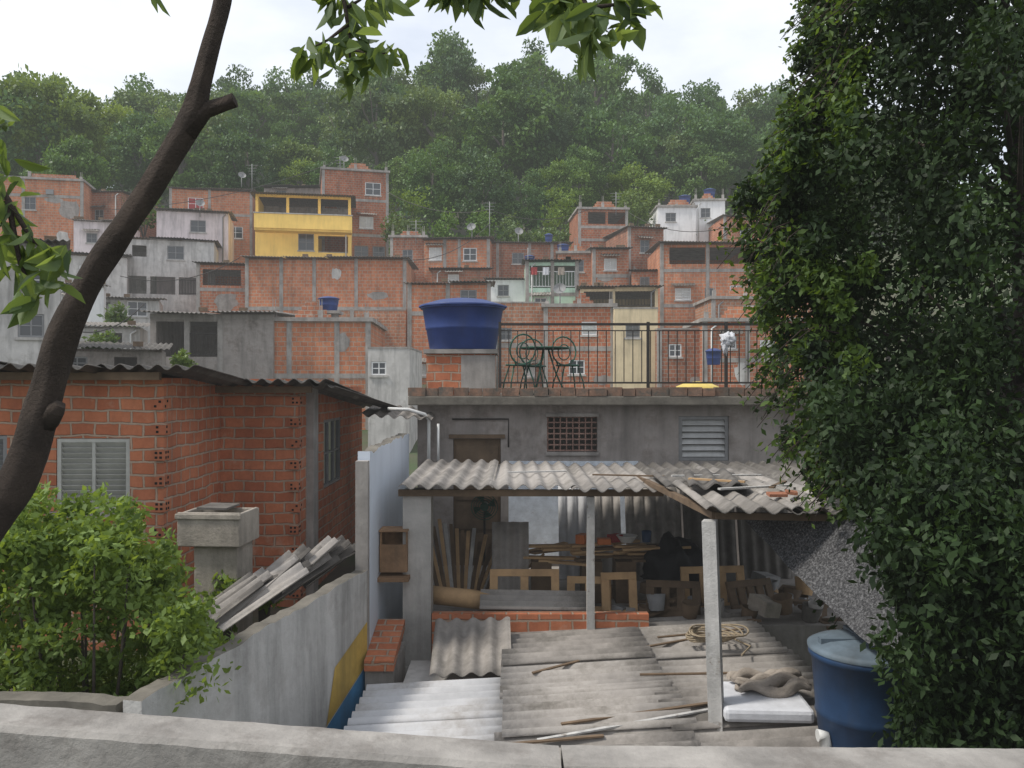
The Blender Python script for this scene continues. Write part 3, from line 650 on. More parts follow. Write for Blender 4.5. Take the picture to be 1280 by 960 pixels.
for i in range(7):
    m.box(.5-1.4+.004,1.22-1.4-.004,.035,.115,Z(-.96)+.08*i,Z(-.96)+.08*i+.018)
m.obj('vent_block_screen',lattice,e)
m=MB(); m.box(.5-1.4-.02,1.22-1.4+.02,-.03,.02,Z(-.47)+.004,Z(-.42)); m.box(.5-1.4-.02,1.22-1.4+.02,-.03,.02,Z(-1.02),Z(-.97)-.004); m.obj('vent_frame',con,e)
m=MB(); m.box(-.835-1.4,-.165-1.4,.05,.09,Z(-2.6),Z(-.785)); m.box(-.84-1.4-.06,-.16-1.4+.06,-.03,.02,Z(-.775),Z(-.72)); 
for i in range(4): m.box(-.8-1.4,-.2-1.4,.03,.05,Z(-2.5)+.42*i,Z(-2.5)+.42*i+.36)
m.obj('door',woodD,e)
m=MB(); m.box(-.05-1.4,1.8-1.4,-.02,-.004,Z(-2.5),Z(-1.10)); m.obj('whitewashed_patch',rough_w,e)
m=MB(); m.tube([(-2.25,-.04,Z(-.5)),(-1.45,-.04,Z(-.5)),(-1.45,-.04,Z(-.9))],.012,6); m.obj('wall_conduit',irn,e)
# terrace railing
e=thing('terrace_railing','dark iron railing of thin upright bars on terrace edge','railing',(0,11.85,-.055))
m=MB(); a,b=-.17,5.8; m.box(a,b,-.018,.018,.88,.915); m.box(a,b,-.012,.012,.8,.815); m.box(a,b,-.014,.014,.06,.085); m.obj('rails',irn,e)
m=MB(); x=a
while x<b: m.box(x-.006,x+.006,-.006,.006,.085,.8); x+=.125
m.obj('bars',irn,e,kind='stuff')
for x in(a,1.92,3.02,4.15,5.3):
    m=MB(); m.box(x-.02,x+.02,-.024,.024,0,.93); m.obj('post',irn,e)
# big blue tank and brick pedestal
e=thing('brick_pedestal','short brick and block pedestal carrying a big water tank','pedestal',(-.76,13.0,-.17))
m=MB(); m.box(-.52,.5,-.45,.5,0,.62); m.obj('brickwork',brN,e); m=MB(); m.box(.0,.515,-.47,-.455,.05,.6); m.box(-.56,.54,-.5,.54,.625,.69); m.obj('capping',con,e)
wtank((-.76,13.0,.525),.64,.72,'large blue plastic water tank with ribbed domed lid',blue,n=48)
# iron garden set
def gchair(p,rz):
    e=thing('garden_chair','green wrought-iron garden chair with looping round back','chair',p,rz,group='green iron garden chairs')
    m=MB(); m.lathe([(.19,.44),(.2,.45),(.19,.465)],n=20); m.obj('seat',irnG,e)
    for sx,sy in((-.16,-.14),(.16,-.14),(-.16,.15),(.16,.15)):
        m=MB(); m.tube([(sx*.7,sy*.7,.44),(sx*1.1,sy*1.1,.2),(sx*1.25,sy*1.25,0)],.011,6); m.obj('leg',irnG,e)
    m=MB(); m.tube([(.2*math.cos(a),.17+.03*math.sin(a),.68+.22*math.sin(a)) for a in[2*math.pi*k/20 for k in range(21)]],.013,6,cap=False); m.tube([(.1*math.cos(a),.17,.66+.12*math.sin(a)) for a in[2*math.pi*k/16 for k in range(17)]],.009,6,cap=False); m.tube([(-.1,.16,.44),(-.14,.17,.55)],.011,6); m.tube([(.1,.16,.44),(.14,.17,.55)],.011,6); m.obj('backrest',irnG,e)
gchair((.1,12.5,-.17),rad(200)); gchair((.86,12.8,-.17),rad(20)); gchair((.35,13.4,-.17),rad(10))
e=thing('garden_table','round green wrought-iron garden table','table',(.5,12.75,-.17))
m=MB(); m.lathe([(.36,.7),(.38,.71),(.38,.725),(.3,.73)],n=28); m.obj('table_top',irnG,e)
for k in range(3):
    a=k*2.09; m=MB(); m.tube([(.05*math.cos(a),.05*math.sin(a),.7),(.16*math.cos(a),.16*math.sin(a),.35),(.32*math.cos(a),.32*math.sin(a),0)],.013,6); m.obj('leg',irnG,e)
m=MB(); m.lathe([(.36,0),(.37,.03),(.31,.07),(.18,.10),(.03,.11)],n=24); o=m.obj('overturned_basin',yel,None,'yellow plastic basin lying overturned on the terrace',loc=(2.78,12.6,-.17),category='basin'); o.scale=(1,1,1.9)
m=MB(); m.blob((0,0,0),(.095,.07,.085),26,.9,2.5,4,flat=False); m.blob((-.04,-.02,-.09),(.04,.03,.10),18,.7,2.5,8,flat=False); m.obj('cloth_bundle',clothW,None,'white cloth bundle hanging over the iron railing',loc=(3.03,11.8,.62),category='cloth')
# awning, pipes in alley
m=MB(); m.corr((-2.1,11.5,-.42),(0,1.2,.1),(1.0,0,-.05)); m.obj('awning_sheet',cor,None,'small corrugated awning sheet over the alley end',category='awning')
m=MB(); m.tube([(-1.7,11.5,-.34),(-1.42,11.5,-.35),(-1.2,11.6,-.42),(-1.15,11.6,-.5),(-1.15,11.6,-1.6)],.024,10); m.tube([(-1.02,11.62,-.55),(-1.02,11.62,-1.15)],.018,8); m.obj('drain_pipe',pvc,None,'white plastic drain pipe on alley wall',category='pipe')
# ------------------------------------------------------------ shed
m=MB(); m.box(-1.2,4.6,9.05,11.98,-5.5,-2.6); m.obj('shed_floor',con,None,'raised concrete floor of the open shed',category='floor',kind='structure')
m=MB(); m.box(-.15,.15,-.13,.13,0,1.87); m.box(-.17,.17,-.15,.15,-2.5,0,0); m.obj('concrete_pillar',[conL],None,'square rough concrete pillar holding the shed roof',loc=(-1.01,9.05,-3.0),category='pillar',)
e=thing('low_brick_wall','low unplastered orange brick wall along the shed front','wall',(-.85,8.9,-2.85)); m=MB(); m.box(0,2.3,0,.12,-2,.41); m.obj('brickwork',brN,e)
e=thing('shed','open lean-to shed with corrugated sheet roof on posts','shed',(0,9,-2.6))
m=MB(); x=-1.18;k=0
while x<1.45:
    m.corr((x,-.25+R.uniform(-.1,.08),1.52+R.uniform(-.012,.018)),(R.uniform(-.03,.03),2.55+R.uniform(-.1,.05),.03+R.uniform(-.015,.02)),(.98,0,R.uniform(-.02,.02)),m=(0,3,0,1)[k%4]); x+=.9;k+=1
for i in range(2):
    for j in range(2):
        m.corr((1.40+.62*i+.05*j,-2.95+1.8*j,1.69-.05*j+R.uniform(-.01,.015)+.012*(i%2)),(.14-.06*i,2.0,-.045+.01*i),(.70-.1*j,.05*i,R.uniform(-.05,.01)),m=(0,2,3,0)[i*2+j])
m.corr((1.5,-1.9,1.735),(.25,1.5,-.03),(.5,-.06,.02),m=2)
# unseen dark sheets added behind the shade tree to keep light off the shed
m.corr((1.5,.2,1.50),(0,2.1,.03),(1.6,0,.0),m=2); m.corr((3.0,-.4,1.5),(0,2.8,.03),(1.6,0,.0),m=2)
m.obj('roof',[cor,corL,corD,corM],e)
m=MB(); m.bar((-1.2,-.12,1.45),(1.6,-.12,1.45),.05,.07); m.bar((1.5,-2.8,1.63),(2.6,-2.8,1.61),.045,.05); m.bar((1.5,-2.8,1.63),(1.5,2.0,1.45),.05,.05); m.bar((2.55,-2.8,1.61),(2.55,2.0,1.45),.05,.06); m.bar((-1.1,2.2,1.46),(4.5,2.2,1.46),.05,.07); m.bar((-1.1,1,1.46),(4.5,1,1.46),.05,.05); m.obj('roof_beams',woodD,e)
m=MB(); m.box(.79,.87,-.16,-.08,-.2,1.41); m.obj('post',woodW,e,'slim worn white post')
m=MB(); m.bar((1.5,-2.86,-.02),(1.45,-2.84,1.6),.115,.1); m.obj('post',woodW,e,'thick worn white timber post')
m=MB(); m.box(2.6,2.68,2.0,2.1,0,1.42); m.obj('post',woodD,e)
# debris on roof
for i,(x,y,l_,a,mt) in enumerate(((2.0,6.9,.7,20,woodW),(1.8,7.4,.5,-30,wood),(2.25,7.1,.5,60,woodD),(2.0,8.2,.9,5,woodW),(1.3,9.4,.8,-12,woodD),(.3,9.8,.7,10,woodW))):
    m=MB(); m.box(-l_/2,l_/2,-.02,.02,0,.015); m.obj('wooden_board',mt,None,'loose weathered board lying on the shed roof',loc=(x,y,-.855 if y<8 else (-.9 if x>1.4 else -1.03)),rot=(0,0,rad(a)),category='board',group='loose boards on the shed roof')
for i,(x,y) in enumerate(((2.05,6.5),(2.2,6.62),(2.25,6.9))):
    m=MB(); m.box(-.07,.07,-.045,.045,0,.022); m.obj('clay_tile',tile if i<2 else conL,None,'broken clay tile lying on the shed roof',loc=(x,y,-.865),rot=(.1,0,i*1.3),category='tile',group='broken tiles on the shed roof')
# shed contents
fl=-2.6
for i in range(22):
    x=-.86+.035*i; m=MB(); m.bar((x,10.1+.03*i,fl),(x-.30+.04*i,10.8,fl+.85-.02*i+R.uniform(-.12,.08)),.045,.018); m.obj('wooden_plank',[woodD,wood,woodD,wood,woodW][i%5],None,'narrow timber plank leaning in the shed',category='plank',group='leaning timber planks')
for i in range(18):
    z=fl+.50+.03*(i%6); x0=.25+R.uniform(-.15,.15)+.55*(i//6); m=MB(); m.bar((x0,10.0+.05*(i%3),z),(x0+R.uniform(.5,1.1),10.05+.12*(i%4)+R.uniform(-.1,.2),z+R.uniform(-.05,.06)),.09,.028); m.obj('wooden_plank',R.choice([woodD,wood,wood,woodD]),None,'old timber plank stacked flat in the shed',category='plank',group='stacked timber planks')
for x in(.35,.95,1.35,2.05):
    m=MB(); m.box(x-.12,x+.12,9.95,10.3,fl,fl+.49); m.obj('trestle_block',woodD,None,'dark timber block carrying stacked planks',category='block',group='timber blocks under planks')
m=MB(); m.tube([(-.9,9.3,-2.33),(-.5,9.35,-2.38),(-.05,9.4,-2.46)],[.10,.11,.10],14,wob=.15); m.obj('timber_log',wood,None,'pale debarked timber log behind the low wall',category='log')
def sheet(loc,w_,h,lean,mt,label,rz=0):
    m=MB(); m.corr((-w_/2,0,0),(0,lean,h),(w_,0,0),pitch=.15); m.obj('roofing_sheet',mt,None,label,loc=loc,rot=(0,0,rz),category='roofing sheet',group='sheets leaning in the shed')
sheet((-.02,9.95,fl),.44,.95,.10,corM,'grey corrugated sheet standing upright in the shed')
sheet((.84,11.2,fl),.42,1.25,.3,corL,'light corrugated sheet leaning on the whitewashed wall')
sheet((1.28,11.1,fl),.36,1.15,.3,corM,'grey corrugated sheet leaning on the wall')
sheet((1.9,11.1,fl),.75,1.2,.3,cor,'dark mossy corrugated sheet leaning on the wall')
sheet((2.65,11.1,fl),.7,1.25,.3,corD,'dark mossy corrugated sheet leaning on the wall')
sheet((3.4,11.2,fl),.7,1.25,.3,corD,'dark mossy corrugated sheet leaning on the wall')  # back sheets take darker materials to paint in the shed's shade
def frame(loc,w_,h,n_,label,rz=0,mt=wood,tl=-10):
    m=MB(); m.box(0,w_,-.02,.02,h-.08,h); m.box(0,w_,-.02,.02,0,.09)
    for i in range(n_+1):
        x=(w_-.09)*i/n_; m.box(x,x+.09,-.022,.022,.09,h-.08)
    m.obj('crate_side',mt,None,label,loc=loc,rot=(rad(tl),0,rz),category='crate',group='wooden crate sides',bevel=.004)
frame((-.25,9.40,fl+.10),.78,.42,2,'pale wooden pallet side with square openings')
frame((1.0,9.30,fl),.4,.5,1,'pale wooden crate side leaning by the low wall',.1)
frame((.62,9.5,fl),.5,.42,2,'pale wooden pallet side with square openings',-.1)
frame((1.95,9.6,fl),.75,.5,3,'brown slatted wooden crate side',.1,wood)
frame((1.5,9.40,fl),.6,.40,3,'brown slatted wooden crate side',-.15,woodD,-16)
frame((2.5,9.5,fl),.6,.36,4,'pale slatted wooden crate side',.35,woodD,-24)
m=MB(); m.corr((0,0,0),(1.2,0,-.02),(0,.3,.12),pitch=.1,amp=.02); m.obj('roofing_sheet',corM,None,'grey corrugated sheet lying behind the low wall',loc=(-.35,9.05,-2.42),category='roofing sheet',group='sheets leaning in the shed')
m=MB(); m.lathe([(.07,0),(.12,.07),(.13,.08),(.115,.08),(.06,.02)],n=18); m.obj('bowl',pvc,None,'white plastic bowl on the stacked planks',loc=(1.38,10.1,-1.90),category='bowl')
m=MB(); m.lathe([(.05,0),(.06,.13),(.055,.13),(.04,.01)],n=14); m.obj('plastic_pot',blueF,None,'blue plastic pot on the stacked planks',loc=(1.62,10.12,-1.90),category='pot')
for i,(x,y,mt,lb) in enumerate(((1.1,10.05,orangeP,'orange plastic box on the stacked planks'),(1.25,10.2,red,'dull red box on the stacked planks'),(.85,10.1,orangeP,'orange plastic box on the stacked planks'))):
    m=MB(); m.box(-.08,.08,-.06,.06,0,.07+.02*i); m.obj('storage_box',mt,None,lb,loc=(x,y,-1.915),rot=(0,0,i*.5),bevel=.008,category='box',group='boxes on the planks')
e=thing('pedestal_fan','dark standing fan with round guard','fan',(-.36,11.0,fl)); m=MB(); m.lathe([(.16,0),(.15,.03),(.03,.05)],n=16); m.tube([(0,0,.04),(0,0,.95)],.015,8); m.obj('stand',irn,e)
m=MB(); 
for rr in(.17,.14,.11,.08,.05): m.tube([(rr*math.cos(a),-.06,1.0+rr*math.sin(a)) for a in[k*math.pi/10 for k in range(21)]],.006,5,cap=False)
m.tube([(0,-.09,1),(0,.1,1)],.05,10); m.obj('guard',irnG,e)
m=MB(); 
for k in range(4): a=k*math.pi/2+.4; m.face([(.03*math.cos(a),-.04,1+.03*math.sin(a)),(.15*math.cos(a-.4),-.05,1+.15*math.sin(a-.4)),(.16*math.cos(a+.3),-.02,1+.16*math.sin(a+.3))])
m.obj('blades',irnG,e)
m=MB(); m.blob((0,0,.22),(.36,.30,.42),40,.35,1.8,3); m.obj('tarpaulin_heap',tarp,None,'black tarpaulin draped over a heap of goods',loc=(1.95,10.1,fl+.1),category='tarpaulin')
for i in range(60):
    x=R.uniform(1.2,3.6);y=R.uniform(9.0,10.8) ;a=R.uniform(.06,.16); m=MB()
    if i%3==0: m.box(-a,a,-a*.7,a*.7,0,.012+a); 
    elif i%3==1: m.lathe([(a*.6,0),(a*.8,a*1.3),(a*.75,a*1.3),(a*.5,.02)],n=14)
    else: m.box(-a*2.2,a*2.2,-.04,.04,0,.03)
    nm=('storage_box','bucket','wooden_offcut')[i%3]
    m.obj(nm,R.choice([[wood,plBox,con,woodD,corD,wood,conL][i%7],greyM,woodD]),None,('small weathered box','old plastic bucket','short wooden offcut')[i%3]+' in the shed clutter',loc=(x,max(y,9.2),fl+.003+ .12*(i%2)*R.random()),rot=(R.uniform(-.25,.25),R.uniform(-.25,.25),R.uniform(0,3)),category=('box','bucket','wood')[i%3],group='clutter in the shed')
# shade net stretched from the roof edge down over the water tank
m=MB(); A,Bq,C,D=S(922,640,7.0),S(1090,648,5.9),S(1135,812,5.1),S(1090,808,5.25); NN=22
for j in range(NN+1):
    for i in range(NN+1):
        s_,t_=i/NN,j/NN; p=(A*(1-s_)+Bq*s_)*(1-t_)+(D*(1-s_)+C*s_)*t_
        p=p+Vector((0,0,-.03*math.sin(math.pi*t_)+.02*noise.noise(Vector((s_*5,t_*5,0))))); m.v.append(tuple(p))
for j in range(NN):
    for i in range(NN): a=j*(NN+1)+i; m.f.append((a,a+1,a+NN+2,a+NN+1)); m.m.append(0); m.s.append(True)
net,t,n,l,b=nt('shade_net'); tcn=n.new('ShaderNodeTexCoord'); f=ramp(n,l,noi(n,l,tcn.outputs['Object'],60,6,.85),.46,.68,(.03,.03,.032,1),(.22,.22,.225,1)); l.new(f,b.inputs['Base Color']); b.inputs['Roughness'].default_value=.7; setin(b,'Specular IOR Level',.15)
f2=ramp(n,l,noi(n,l,tcn.outputs['Object'],90,3,.7),.34,.38); l.new(f2,b.inputs['Alpha'])
m.obj('shade_net',net,None,'dark grey shade netting stretched down from the shed roof',category='net')
# ------------------------------------------------------------ lower roof
e=thing('lower_house','low house roofed with worn corrugated sheets','house',(.5,7,-5.5))
m=MB(); m.box(-1.55,2.3,-1.5,1.75,0,2.62); m.obj('wall',plP,e)
def rp(x,y): return -2.58+.055*(x-0)-.035*(y-6)+5.5
m=MB(); 
y=5.2; k=0
while y<8.7:
    for j in range(2):
        x0=-.1+1.3*j+R.uniform(-.06,.04); x1=x0+1.42
        zz=rp(x0,y)+(.02 if j==0 else .0)+.02*(k%2)
        m.corr((x0-.5,y-7,zz),(1.42,R.uniform(-.03,.03),.078+R.uniform(-.01,.01)),(0,.95,-.035),m=R.choice([0,0,2,0]),pitch=.177,amp=.032)
    y+=.87;k+=1
y=5.2
while y<7.8:
    m.corr((-1.36-.5,y-7,rp(-1.3,y)-.13),(1.36,R.uniform(-.03,.03),.07),(0,.95 if y<7.5 else .5,-.03),m=1,pitch=.177,amp=.03); y+=.87
m.corr((-.8-.5,8.78-7,-2.47+5.5),(.02,-.85,-.28),(.78,0,.02),m=2)
m.obj('roof',[corM,corL,cor],e)
for x,y,l_,a in((1.0,6.35,1.3,12),(.9,6.15,1.5,16),(.2,5.9,.9,5),(1.6,8.2,1.0,20),(1.9,8.45,.9,8),(1.5,7.2,.8,-6),(.4,7.6,.5,30)):
    m=MB(); m.box(-l_/2,l_/2,-.016,.016,0,.012); m.obj('wooden_batten',woodD if l_<1.4 else woodW,None,'long thin batten lying on the corrugated roof',loc=(x,y,rp(x,y)-5.5+.05),rot=(0,rad(-3),rad(a)),category='batten',group='battens on the roof')
m=MB()
for k in range(7):
    m.tube([((.17+.02*k)*math.cos(a)*(1+.1*math.sin(2*a+k))+.02*k,(.13+.015*k)*math.sin(a),.012*k+.01*math.sin(3*a+k)) for a in[q*math.pi/12 for q in range(25)]],.009,5,cap=False)
m.tube([(.2,0,.02),(.35,-.25,0),(.2,-.5,0)],.009,5); m.obj('rope_coil',rope,None,'loose coil of pale rope on the corrugated roof',loc=(1.85,8.0,-2.42),category='rope')
m=MB(); m.box(-.31,.33,-.3,.3,0,.10); m.obj('foam_mattress',clothW,None,'folded white foam mattress on the corrugated roof',loc=(1.85,6.3,-2.43),rot=(0,0,rad(-3)),bevel=.03,category='mattress')
m=MB()
for k in range(5): # folds of a rolled, twisted blanket
    pts_=[(-.28+.56*t/18,.03*math.sin(t*.5+k*1.7)+.06*(k-2),.035+.03*(k%2)+.018*math.sin(t*.55+k*2)) for t in range(19)]
    m.tube(pts_,[.012+.034*math.sin(math.pi*(t+.6)/19.2)**.5 for t in range(19)],14,wob=.7)
m.obj('blanket',clothG,None,'twisted grey-brown blanket on top of a mattress',loc=(1.97,6.42,-2.325),rot=(0,0,.1),category='blanket')
# tank lower right
e=thing('water_tank','dark blue water tank with pale wedge-ribbed lid','water tank',(2.36,5.6,-2.5))
m=MB(); m.lathe([(.27,0),(.285,.02),(.315,.3),(.325,.31),(.32,.34),(.345,.68),(.365,.69),(.365,.74)],n=40); m.obj('tank_body',blueF,e)
m=MB(); m.lathe([(.370,.73),(.372,.75),(.345,.765),(.25,.79),(.1,.805)],n=40); m.box(-.31,.31,-.03,.03,.765,.81); m.box(-.03,.03,-.31,.31,.76,.805); m.obj('lid',blueL,e)
m=MB(); m.tube([(2.0,5.5,-2.3),(2.04,5.5,-2.3),(2.06,5.5,-2.4),(2.06,5.5,-2.6)],.04,12); m.obj('pvc_elbow_pipe',pvc,None,'white plastic elbow pipe beside the water tank',category='pipe')
# alley things
e=thing('wooden_cabinet','small open wooden cabinet fixed in the alley','cabinet',(-1.24,8.95,-1.98)); e.scale=(.8,1,.85); m=MB(); m.box(-.19,.17,-.12,-.09,0,.34); m.box(-.19,-.17,-.09,.12,0,.5); m.box(.15,.17,-.09,.12,0,.5); m.box(-.19,.17,.12,.14,0,.5); m.box(-.2,.18,-.13,.14,.5,.52); m.box(-.25,.2,-.2,.14,-.1,-.05); m.obj('cabinet_body',M('wood_brown_weathered',(.30,.18,.10),.85,.4,4,.4),e)
m=MB(); m.face([(0,0,0),(.28,0,0),(.28,.85,.16),(0,.85,.16)]); m.face([(0,0,-.1),(.28,0,-.1),(.28,0,0),(0,0,0)]); m.face([(.28,0,-.1),(.28,.85,.06),(.28,.85,.16),(.28,0,0)])
m.obj('brick_ledge',brN,None,'small sloping ledge of old orange brick',loc=(-1.40,7.95,-2.62),category='ledge')
m=MB(); m.box(-1.40,-1.13,8.0,8.9,-5.5,-2.73); m.obj('alley_plinth',con,None,'low grey plastered plinth in the alley',category='wall')
# ------------------------------------------------------------ balcony wall and rail
m=MB(); m.box(-3,3,1.44,1.62,-5.5,-.88); m.obj('balcony_wall',conD,None,'dark concrete balcony wall carrying a weathered rail',category='wall')
def railb(a,b,label):
    m=MB(); a=Vector(a);b=Vector(b);k=90
    secs=[]
    for i in range(k+1):
        p=a.lerp(b,i/k); nz=lambda s:.0014*noise.noise(Vector((i*.2,s,a.x)))+.0008*noise.noise(Vector((i*1.3,s*3,0)))
        secs.append([p+Vector((0,-.055+nz(1),-.13)),p+Vector((0,-.055+nz(2),-.010+nz(7))),p+Vector((0,-.047,0+nz(3))),p+Vector((0,.045,0+nz(4))),p+Vector((0,.055+nz(5),-.012)),p+Vector((0,.055,-.13))])
    for i in range(k):
        for j in range(6):
            jj=(j+1)%6; m.face([secs[i][j],secs[i+1][j],secs[i+1][jj],secs[i][jj]],0,True)
    m.face(secs[0]);m.face(secs[-1][::-1])
    m.obj('handrail',railm,None,label,category='rail',group='balcony rails')
railb(S(-40,889,1.58),S(700,945,1.58),'weathered pale timber handrail with peeling paint')
railb(S(703,944,1.60),S(1330,949,1.60),'weathered grey timber handrail with peeling paint')
# ------------------------------------------------------------ garden bush
cs=[];rs=[]
e=thing('garden_bush','bright green leafy bush filling the walled garden','bush',(-3.1,6.2,-2.6))
for i in range(330):
    u=R.uniform(-60,262); d=R.uniform(5.2,7.0)
    vt=np.interp(u,[-60,10,60,95,130,170,200,235,270],[640,615,650,632,655,640,700,735,790])
    v=vt+14+(abs(R.gauss(0,80)) if i%2 else R.uniform(0,250)); p=S(u,v,d)-Vector((-3.1,6.2,-2.6))
    if p.z<0.05: continue
    cs.append(np.array(p)); k=R.uniform(.05,.18); rs.append((k*1.4,k*1.4,k*.8))
for i in range(45): # loose shoots standing out of the top
    u=R.uniform(-20,230); d=R.uniform(5.4,6.6); vt=np.interp(u,[-60,60,120,170,235],[625,640,645,650,735]); p=S(u,vt-R.uniform(-5,25),d)-Vector((-3.1,6.2,-2.6)); cs.append(np.array(p)); rs.append((.05,.05,.10))
P,sh=clumps(cs,rs,112); keep=np.ones(len(P),bool); keep[330*112//1:]=True
sub=NR.random(len(P))<np.where(np.arange(len(P))>=len(P)-45*112,.3,1.0)
leafmesh('foliage',P[sub],.060,lfBush,.5,shade=sh[sub],parent=e,broad=False)
m=MB()
for i in range(0,len(cs),14): q=cs[i]; m.tube([(q[0]*.5,q[1]*.5,0),(q[0]*.8,q[1]*.8,q[2]*.5),tuple(q)],[.015,.010,.004],5)
m.obj('stems',barkP,e)
for u,v,d,r in((262,775,7.3,.25),(330,745,7.8,.18),(215,760,7.0,.28),(285,735,7.6,.2)):
    shrub(S(u,v,d),(r,r,r),600,.07,lfBush,'small green plant growing by the garden wall',group='plants by the garden wall',name='garden_plant',nc=8)
# ------------------------------------------------------------ big shade tree
e=thing('shade_tree','large dense dark-leaved tree with small glossy leaves','tree',(4.1,6.8,-5.5))
bv=[-140,0,100,150,230,330,400,470,520,560,620,700,800,900,1020]; bu=[1030,1022,1010,988,930,945,975,972,990,992,1032,1060,1075,1088,1105]
cs=[];rs=[];ed=[]
for i in range(1230):
    edge=560<=i<820; low=820<=i<990; fill=i>=990
    if low: v=R.uniform(470,1010); t0=-.9*min(1,max(0,(v-470)/200))-.3; t_=R.uniform(t0-.7,t0)
    else: v=R.uniform(-150,1010); t_=R.uniform(-1.5,1.9) if not edge else R.uniform(-.7,.7)
    yv=6.5+t_
    z=(480-v)/F*6.5; xl=(np.interp(v,bv,bu)-640)/F*6.5
    if low: z=(480-v)/F*yv; xl=(np.interp(v,bv,bu)-640+8)/F*yv; 
    ragged=.22*noise.noise(Vector((v*.025,t_*2,1)))
    r_=R.uniform(.16,.32) if not edge else R.uniform(.07,.17)
    if low: x=xl+r_*.7+ragged*.5+R.uniform(0,1.2)
    elif edge: x=xl+.3*t_*t_+ragged+r_*.4+abs(R.gauss(0,.16))
    elif fill: t_=R.uniform(-1.0,.3); yv=6.5+t_; x=R.uniform(xl+.7,4.9)
    else: x=xl+.35*t_*t_+ragged+r_*.9+.05+abs(R.gauss(0,.9))
    if x>4.9: x=R.uniform(xl+.8,4.9)
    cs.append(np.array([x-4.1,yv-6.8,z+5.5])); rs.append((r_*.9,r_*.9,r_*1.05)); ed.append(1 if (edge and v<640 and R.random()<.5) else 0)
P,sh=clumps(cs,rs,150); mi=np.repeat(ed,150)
# airy outer sprays: thin drooping twigs with few leaves
m=MB(); sp=[]; spm=[]
for i in range(190):
    v=R.uniform(-60,720); xl=(np.interp(v,bv,bu)-640)/F*6.5; z=(480-v)/F*6.5; t_=R.uniform(-.5,.5)
    a=Vector((xl+.3-4.1,6.5+t_-6.8,z+5.5)); b=a+Vector((-R.uniform(.25,.5),R.uniform(-.15,.15),-R.uniform(.05,.45))); c=a.lerp(b,.5)+Vector((0,0,.09))
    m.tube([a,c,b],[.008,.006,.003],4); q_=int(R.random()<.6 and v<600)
    for k in range(28):
        t=k/28; q=a.lerp(c,t*2) if t<.5 else c.lerp(b,t*2-1); sp.append(tuple(q+Vector((R.gauss(0,.035),R.gauss(0,.035),R.gauss(-.01,.035))))); spm.append(q_)
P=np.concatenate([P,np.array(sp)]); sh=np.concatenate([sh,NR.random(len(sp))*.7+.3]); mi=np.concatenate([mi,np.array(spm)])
DD=NR.normal(size=(len(P),3))+np.array([-.25,-.1,-.75])
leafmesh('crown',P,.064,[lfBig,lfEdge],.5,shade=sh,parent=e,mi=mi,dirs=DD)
m.tube([(0,0,-.2),(.05,0,2),(-.05,.1,4),(.1,0,6),(0,.1,8.3)],[.24,.2,.17,.13,.06],12,wob=.25)
for i in range(0,560,14): q=Vector(cs[i]); z0=max(1,q.z-1.0); m.tube([(0,0,z0),tuple(Vector((q.x*.5,q.y*.5,(z0+q.z)/2+.1))),tuple(q)],[.04,.02,.006],5)
m.obj('trunk',bark,e)
# ------------------------------------------------------------ leaning foreground tree
e=thing('leaning_tree','dark bare leaning trunk with cut stub and broad hanging leaves','tree',(-2.9,3.0,-5.5)); O3=Vector((-2.9,3.0,-5.5))
pts=[Vector((-2.9,3.0,-5.6)),Vector((-2.85,3,-3.5)),S(-330,1000,3),S(-150,800,3),S(-55,700,3),S(5,632,3),S(36,570,3),S(56,495,3),S(80,415,3),S(119,340,3),S(162,275,3),S(205,208,3),S(238,150,3),S(251,105,3),S(265,50,3),S(278,0,3),S(293,-80,3),S(335,-190,3.1)]
rp_=[.12,.11,.10,.085,.070,.064,.065,.056,.050,.046,.042,.040,.043,.034,.031,.029,.028,.025]
# smooth the trunk path
def catmull(P,Rr,k=4):
    o=[];q=[]
    for i in range(len(P)-1):
        a,b,c,d=P[max(i-1,0)],P[i],P[i+1],P[min(i+2,len(P)-1)]
        for j in range(k):
            t=j/k; o.append(.5*((2*b)+(c-a)*t+(2*a-5*b+4*c-d)*t*t+(3*b-a-3*c+d)*t**3)); q.append(Rr[i]*(1-t)+Rr[i+1]*t)
    o.append(P[-1]);q.append(Rr[-1]); return o,q
cp,cr_=catmull([p-O3 for p in pts],rp_,7)
m=MB(); m.tube(cp,cr_,22,wob=.22)
m.tube([S(234,165,3)-O3,S(256,138,3)-O3,S(280,131,3)-O3,S(294,126,3)-O3],[.038,.029,.026,.029],10,wob=.5)
m.tube([S(58,525,3)-O3,S(70,512,2.97)-O3,S(76,505,2.965)-O3],[.046,.034,.02],8,wob=.4)
def twig(ps,r0=.014): 
    q=[S(*p)-O3 for p in ps]; m.tube(q,[r0*(1-.75*i/(len(q)-1)) for i in range(len(q))],6)
twig([(305,-120,3),(430,-160,3),(650,-140,3.1),(850,-150,3.2)],.028)
twig([(430,-160,3),(440,-60,3),(430,0,2.95),(436,40,2.9),(438,85,2.9)])
twig([(436,30,2.9),(410,50,2.9),(385,62,2.9)],.007); twig([(438,60,2.9),(462,70,2.9),(484,66,2.9)],.007); twig([(433,10,2.95),(450,0,2.95),(462,-10,2.95)],.007)
twig([(500,-155,3),(520,-70,3),(530,-25,3)],.009); twig([(560,-150,3),(585,-60,3),(600,-15,3)]); twig([(650,-140,3.1),(655,-60,3),(660,-20,3)],.009)
twig([(650,-140,3.1),(700,-60,2.8),(735,10,2.7),(752,40,2.7)]); twig([(735,10,2.7),(775,5,2.7),(795,18,2.7)],.008); twig([(700,-60,2.8),(690,-10,2.8),(700,12,2.8)],.008)
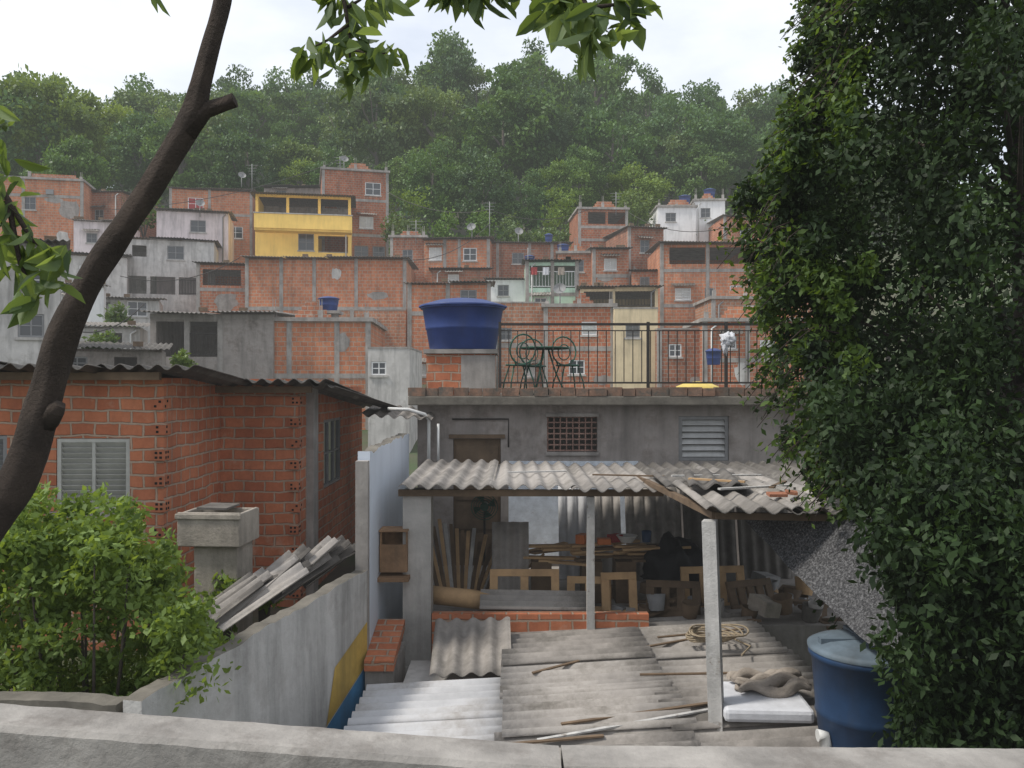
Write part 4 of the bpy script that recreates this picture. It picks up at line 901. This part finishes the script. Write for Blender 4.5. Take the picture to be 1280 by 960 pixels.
twig([(-55,700,3),(-160,400,2.8),(-120,180,2.7),(-30,190,2.6),(10,250,2.6),(40,300,2.6),(70,318,2.6)],.018); twig([(-30,190,2.6),(-10,140,2.6),(-5,130,2.6)],.01); twig([(10,250,2.6),(25,330,2.6),(45,370,2.6)],.01); twig([(305,-120,3),(200,-190,2.9),(180,-60,2.8),(186,-20,2.8)],.01)
m.obj('trunk',bark,e)
P=[];D=[];SZ=[]
def whorl(u,v,d,n_,down=.75,sp=.03,k=1):
    c=S(u,v,d)-O3
    for i in range(n_):
        P.append(tuple(c+Vector((R.gauss(0,sp),R.gauss(0,sp),R.gauss(0,sp)*.6)))); D.append((R.gauss(0,.75),R.gauss(0,.75),R.gauss(-down,.4))); SZ.append(k)
for a in((385,62,2.9,11),(410,50,2.9,9),(438,85,2.9,12),(484,62,2.9,11),(462,66,2.9,10),(436,35,2.9,10),(430,-5,2.95,9),(465,-10,2.95,8),(410,-15,2.95,6),(450,20,2.9,7)): whorl(*a,k=.85)
for a in((530,-28,3,9),(560,-28,3,9),(600,-14,3,14),(575,-20,3,10),(635,-28,3,9),(662,-18,3,10),(752,42,2.7,14),(735,12,2.7,12),(795,22,2.7,10),(700,14,2.8,13),(690,-8,2.8,11),(770,-10,2.7,12),(720,-20,2.8,12),(186,-26,2.8,4)): whorl(*a,k=.95)
for a in((70,318,2.6,8),(40,300,2.6,10),(10,250,2.6,9),(45,370,2.6,9),(25,330,2.6,9),(-5,135,2.6,9),(-10,190,2.6,8),(0,310,2.6,6),(-15,160,2.6,7),(60,345,2.6,7),(5,220,2.6,6),(20,280,2.6,7)): whorl(*a,k=.85)
leafmesh('foliage',P,.13,lfNear,.38,broad=True,parent=e,dirs=D,szf=SZ)
# aerial haze painted as a faint glow in every material, stronger up the valley
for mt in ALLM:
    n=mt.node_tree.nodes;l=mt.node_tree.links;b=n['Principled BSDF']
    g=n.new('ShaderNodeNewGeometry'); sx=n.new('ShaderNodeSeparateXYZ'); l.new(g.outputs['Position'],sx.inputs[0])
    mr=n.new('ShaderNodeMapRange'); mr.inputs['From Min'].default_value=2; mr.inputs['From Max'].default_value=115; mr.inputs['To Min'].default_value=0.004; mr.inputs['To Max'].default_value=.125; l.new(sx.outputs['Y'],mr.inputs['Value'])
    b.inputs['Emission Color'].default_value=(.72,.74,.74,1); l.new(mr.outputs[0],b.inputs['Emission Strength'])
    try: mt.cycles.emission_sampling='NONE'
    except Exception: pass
